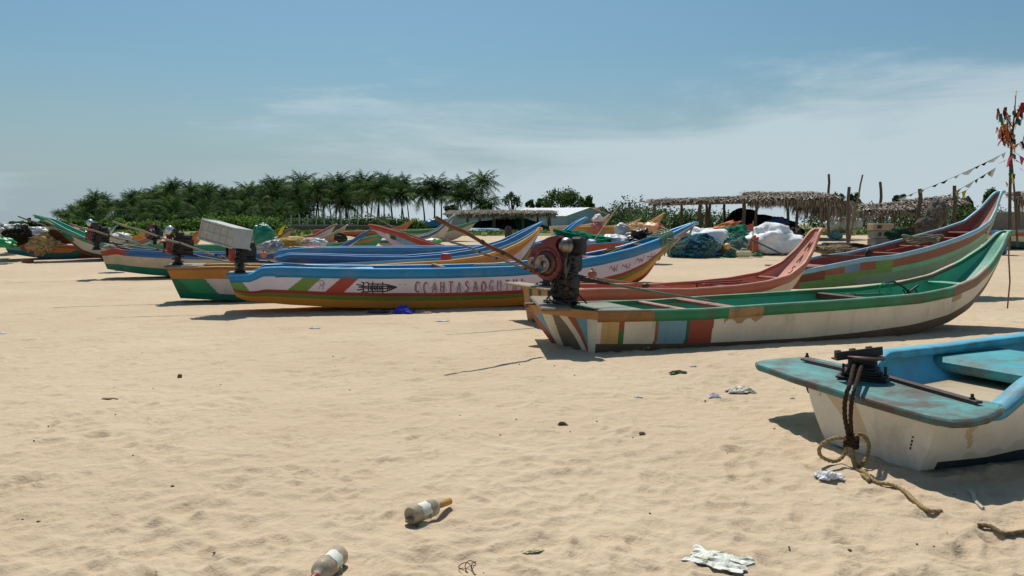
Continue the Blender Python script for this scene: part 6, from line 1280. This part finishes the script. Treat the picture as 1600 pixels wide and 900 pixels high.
for k in range(3): twisted(mb, [kn + Vector((.04 * math.cos(a), .035 * math.sin(a), .025 * (k - 1) + .012 * math.sin(a * 2))) for a in np.linspace(k, k + 6.6, 9)], .013, dk)
mb.make('knot', M_ROPE, rp_)
mb = MB(); twisted(mb, [kn, at(1312, 684, YR - .02), at(1290, 690, YR - .05), at(1280, 702, YR - .06), at(1284, 714, YR - .06), at(1304, 721, YR - .04), at(1318, 712, YR), at(1324, 696, YR)], .013, ligt); mb.make('loop', M_ROPE, rp_)
mb = MB(); twisted(mb, [kn, at(1344, 678, YR), at(1356, 690, YR), at(1357, 706, YR), at(1350, 722, YR - .04), at(1342, 730, YR - .05), at(1334, 718, YR), at(1332, 700, YR)], .013, jit(ligt)); mb.make('loop', M_ROPE, rp_)
mb = MB()
def g_(u, v, z=.012): p = gp(u, v); return p + Vector((0, 0, z))

twisted(mb, [kn, at(1334, 716, YR - .04), at(1338, 732, YR - .1), g_(1350, 744, .03), g_(1368, 756), g_(1395, 764), g_(1415, 772), g_(1432, 788), g_(1450, 801), g_(1472, 808, .008)], .012, ligt); twisted(mb, [kn, at(1332, 715, YR - .03), at(1340, 738, YR - .12), g_(1350, 748, .02), g_(1358, 754)], .013, jit(ligt)); mb.make('rope_tail', M_ROPE, rp_)
mb = MB(); twisted(mb, [g_(1528, 822, .004), g_(1548, 826), g_(1570, 832), g_(1600, 836), g_(1640, 834)], .012, lin('#7d6b50')); tag(mb.make('rope_piece', M_ROPE, base=g_(1570, 832)), 'short piece of grey rope half buried at the right edge', 'rope')
mb = MB(); twisted(mb, [g_(1514, 768, .01), g_(1520, 776, .02), g_(1524, 786, .015), g_(1536, 797, .01)], .010, lin('#b8b0a0')); tag(mb.make('cloth_strip', M_CLOTH, base=g_(1524, 784)), 'twisted pale cloth strip in the shade of the turquoise boat', 'cloth')
mb = MB(); mb.blob(B.P(1.75, -.25, .105), (.022, .015, .012), lin('#3a78c8'), None, 10, 6, .1); tag(mb.make('bottle_cap', M_PLASTIC, base=B.P(1.75, -.25, .09)), 'tiny blue plastic scrap on sand inside the turquoise boat', 'scrap')
mb = MB(); mb.blob(B.P(1.55, .25, .105), (.02, .015, .014), lin('#c8a850'), None, 10, 6, .2); tag(mb.make('pebble', M_CONC, base=B.P(1.55, .25, .09)), 'small yellowish pebble inside the turquoise boat', 'pebble')

# ================================================================== BOTTLES AND LITTER
def glass_mat():
    m, nt, b = nodes('sandy_glass'); co = nt.nodes.new('ShaderNodeTexCoord'); V = co.outputs['Object']; nt.nodes.remove(b); o = nt.nodes['Material Output']
    tr = nt.nodes.new('ShaderNodeBsdfTransparent'); tr.inputs[0].default_value = (.86, .88, .86, 1); gl = nt.nodes.new('ShaderNodeBsdfGlossy'); gl.inputs['Roughness'].default_value = .08; fr = nt.nodes.new('ShaderNodeFresnel'); fr.inputs[0].default_value = 1.45
    m1 = nt.nodes.new('ShaderNodeMixShader'); nt.links.new(fr.outputs[0], m1.inputs[0]); nt.links.new(tr.outputs[0], m1.inputs[1]); nt.links.new(gl.outputs[0], m1.inputs[2])
    d = nt.nodes.new('ShaderNodeBsdfDiffuse'); n1 = tex(nt, 9, 6, .6, V); nt.links.new(mixc(nt, mr(nt, n1, .35, .65, 0, 1), lin('#dccdb4'), lin('#b8a88e')), d.inputs[0])
    mx = nt.nodes.new('ShaderNodeMixShader'); n = tex(nt, 16, 8, .7, V); nt.links.new(mr(nt, n, .35, .7, .3, .8), mx.inputs[0]); nt.links.new(m1.outputs[0], mx.inputs[1]); nt.links.new(d.outputs[0], mx.inputs[2]); nt.links.new(mx.outputs[0], o.inputs[0]); return m
M_GLASS = glass_mat()
def bottle(label, pb, pn, length, r, neck=True, capc='#b8863c'):
    pb, pn = Vector(pb), Vector(pn); A = (pn - pb).normalized(); o = Vector((pb.x, pb.y, r - .010 + (pb.z + pn.z) / 2)); A = Vector((A.x, A.y, 0)).normalized(); root = thing('glass_bottle', o, label, 'bottle'); s = length; mb = MB()
    prof = [(.018, 0), (.012, r * .5), (.0, r * .82), (.003, r * .94), (.012, r), (.55 * s, r), (.60 * s, r * .92), (.645 * s, r * .66), (.68 * s, r * .42), (.72 * s, r * .37), (.97 * s, r * .34), (1. * s, r * .34)]
    inn = [(h + (.004 if h < .1 else 0), max(q - .0035, 0)) for h, q in prof]; mb.lathe(prof, o, A, (1, 1, 1), 36); mb.lathe(inn[::-1], o, A, (1, 1, 1), 36); mb.make('bottle_glass', M_GLASS, root)
    mb = MB(); mb.lathe([(.74 * s, r * .40), (1.0 * s, r * .41), (1.012 * s, r * .3), (1.013 * s, 0)], o, A, lin(capc), 20); mb.make('foil_cap', M_CLEAN, root)
    mb = MB(); U = A.cross(Vector((0, 0, 1))).normalized(); V = Vector((0, 0, 1)); sg = 1 if U.y < 0 else -1
    for (h0, h1, a0, a1, c) in ((.20, .40, -.15, 1.75, '#d8d8c8'), (.24, .415, -.75, -.2, '#c8bf9c')):
        vs = []; n = 14
        for i in range(n + 1):
            a = a0 + (a1 - a0) * i / n
            for h in (h0, h1): vs.append(o + A * (h * s + .004 * math.sin(i)) + (U * sg * math.cos(a) + V * math.sin(a)) * (r + .0012))
        mb.add(vs, [(2 * i, 2 * i + 1, 2 * i + 3, 2 * i + 2) for i in range(n)], lin(c), True)
    mb.box(o + A * .33 * s + (U * sg * math.cos(-.4) + V * math.sin(-.4)) * (r + .001), (.03, .008, .02), lin('#8f9478')); mb.make('label', M_PAPER, root)
    mb = MB(); mb.blob(o + A * .12 * s - Vector((0, 0, r * .45)), (.10 * s * 2, r * .75, r * .4), lin('#9a8468'), Matrix((A, U, V)).transposed(), 18, 10, .1); mb.make('sand_fill', M_CONC, root)
g0, g1 = gp(640, 820), gp(702, 794)
bottle('clear bottle with pale label and gold foil neck lying on the sand', g0, g1, .30, .047)
bottle('clear sand dusted bottle at the bottom edge of the photo', gp(530, 880), gp(480, 930), .32, .05, capc='#8a3030')
def paper(label, u, v, size, col, seed, h=.5, name='crumpled_paper', mat=None, n=14, asp=1., rot=0., extra=None):
    c = gp(u, v); r = random.Random(seed); vs = []; fs = []; cs = []; o = Vector((seed * 1.7, seed * .9, 0))
    for j in range(n + 1):
        for i in range(n + 1):
            x, y = i / n * 2 - 1, j / n * 2 - 1; k = 1 + .35 * mnoise.noise(Vector((x * 1.5, y * 1.5, seed))); z = size * h * .7 * (1.1 * (1 - x * x) * (1 - y * y) + abs(mnoise.noise(Vector((x * 2.2, y * 2.2, 0)) + o)) * .8 + .35 * abs(mnoise.noise(Vector((x * 5, y * 5, 3)) + o)))
            px, py = x * size * k * asp + size * .2 * mnoise.noise(Vector((x * 3, y * 3, 9)) + o), y * size * k * .6 + size * .2 * mnoise.noise(Vector((x * 3, y * 3, 5)) + o)
            X_, Y_ = c.x + px * math.cos(rot) - py * math.sin(rot), c.y + px * math.sin(rot) + py * math.cos(rot); vs.append((X_, Y_, .5 * (c.z + mz(X_, Y_)) + .005 + z))
    m = len(vs); vs += [(x, y, z - .004) for x, y, z in vs]; w = n + 1
    for j in range(n):
        for i in range(n):
            f = (j * w + i, j * w + i + 1, (j + 1) * w + i + 1, (j + 1) * w + i); cc = extra(i / n, j / n) if extra else None; cc = cc or jit(lin(col), .04); fs += [f, tuple(m + q for q in f[::-1])]; cs += [cc, cc]
    mb = MB(); mb.add(vs, fs, cs); return tag(mb.make(name, mat or M_PAPER, base=c), label, 'litter')
paper('large crumpled white wrapper with a green stripe at the bottom edge', 1125, 878, .135, '#deded2', 3, .24, 'plastic_wrapper', None, 26, 1.0, -.55, lambda a, b: lin('#5aa068') if .2 < a < .4 and .1 < b < .17 else (lin('#c0c4b0') if (a * 9 + b * 3) % 2 < .3 else None))
paper('small upright white paper left of the crumpled long one', 1116, 622, .055, '#e0dee0', 5, .8); paper('long crumpled white paper beside the small upright one', 1158, 614, .10, '#d4cfc0', 7, .5, asp=1.2)
paper('white folded paper on the sand below the rope loops', 1295, 748, .075, '#dcdcdc', 9, .5); paper('dark green leaf scrap in front of the green boat', 1059, 583, .085, '#3f5a34', 11, .3, 'leaf_scrap', M_LEAF)
paper('bright blue crumpled cloth under the writing boat', 630, 490, .17, '#2c3ab0', 13, .8, 'blue_cloth', M_CLOTH); paper('dark brown rag beside the blue cloth', 590, 488, .17, '#5a4640', 15, .35, 'brown_rag', M_CLOTH)
paper('dry curled leaf standing in the middle of the sand', 879, 664, .032, '#6f6048', 17, .7, 'dry_leaf', M_LEAF); paper('small dark shell bit right of the curled leaf', 1003, 679, .022, '#6a5240', 19, .4, 'shell_bit'); paper('white scrap left of centre near the long boat shadow', 492, 513, .07, '#d8d8d8', 21, .3); paper('flat pale paper between the writing boat and pole shadow', 692, 502, .10, '#c8c4b8', 23, .2)
paper('dark twig litter on the left sand', 171, 624, .05, '#7a6a56', 25, .15, 'twig_litter', M_BARK, asp=1.3); paper('tiny white scrap left of the small papers', 997, 621, .035, '#d8d4c8', 27, .3); paper('tiny white scrap under the winch platform', 1271, 614, .03, '#e0e0e0', 29, .4); paper('thin pale stick like scrap near the bottom centre', 831, 862, .04, '#c8b890', 31, .2, asp=1.4, rot=.4)
paper('pale scrap at the far left edge of the sand', 3, 521, .05, '#d8d8d8', 33, .3); paper('tiny white scrap beyond the green leaf scrap', 1083, 573, .035, '#e0dcd8', 35, .3); paper('tiny pale shell on the near right sand', 1238, 623, .02, '#d8d0c0', 37, .5)
paper('sand coloured paper scraps by the blue cloth', 665, 489, .12, '#b8a080', 39, .2)
c = gp(281, 590); mb = MB(); mb.blob(c + Vector((0, 0, .012)), (.022, .018, .026), lin('#8a5a44'), None, 14, 9, .15, power=.7); tag(mb.make('brick_chip', M_CONC, base=c), 'small red brick chip on the left sand', 'brick chip')
c = gp(43, 407); mb = MB(); mb.box(c + Vector((0, 0, .05)), (.36, .2, .12), lin('#a0603c'), None, .02); tag(mb.make('loose_brick', M_CONC, base=c), 'loose orange brick on the sand before the leftmost boat', 'brick')
mb = MB(); c = gp(733, 893)
for k in range(3): mb.tube([c + Vector(((-.02 + .03 * k) + .03 * math.cos(a * 1.3 + k), .06 * math.sin(a + k) * (1 + .2 * k), .012 + .008 * math.sin(a * 2))) for a in np.linspace(0, 3.6, 12)], .0022, lin('#4a3c30'), 5)
tag(mb.make('dry_seaweed', M_BARK, base=c), 'curl of thin dark seaweed at the bottom edge', 'seaweed')
rp2 = random.Random(77); gcol = 'loose pebbles and crumbs on the sand'
pm = None
for k in range(70):                                # small pebbles and shell crumbs
    y = math.exp(rp2.uniform(math.log(3.4), math.log(11))); x = rp2.uniform(-.64, .64) * y
    if pm is None:
        mb = MB(); mb.blob((0, 0, 0), (.008, .006, .004), lin('#6f5a44'), None, 8, 5, .2); pm = mb.make('pebble', M_CONC); o = pm
        tag(o, 'tiny pebble or shell crumb lying on the open sand', 'pebble', gcol)
    else: o = pm.copy(); COL.objects.link(o)
    s = rp2.uniform(.5, 1.5); o.location = (x, y, mz(x, y) + .002); o.scale = (s, s * rp2.uniform(.7, 1.3), s); o.rotation_euler = (0, 0, rp2.uniform(0, 6))
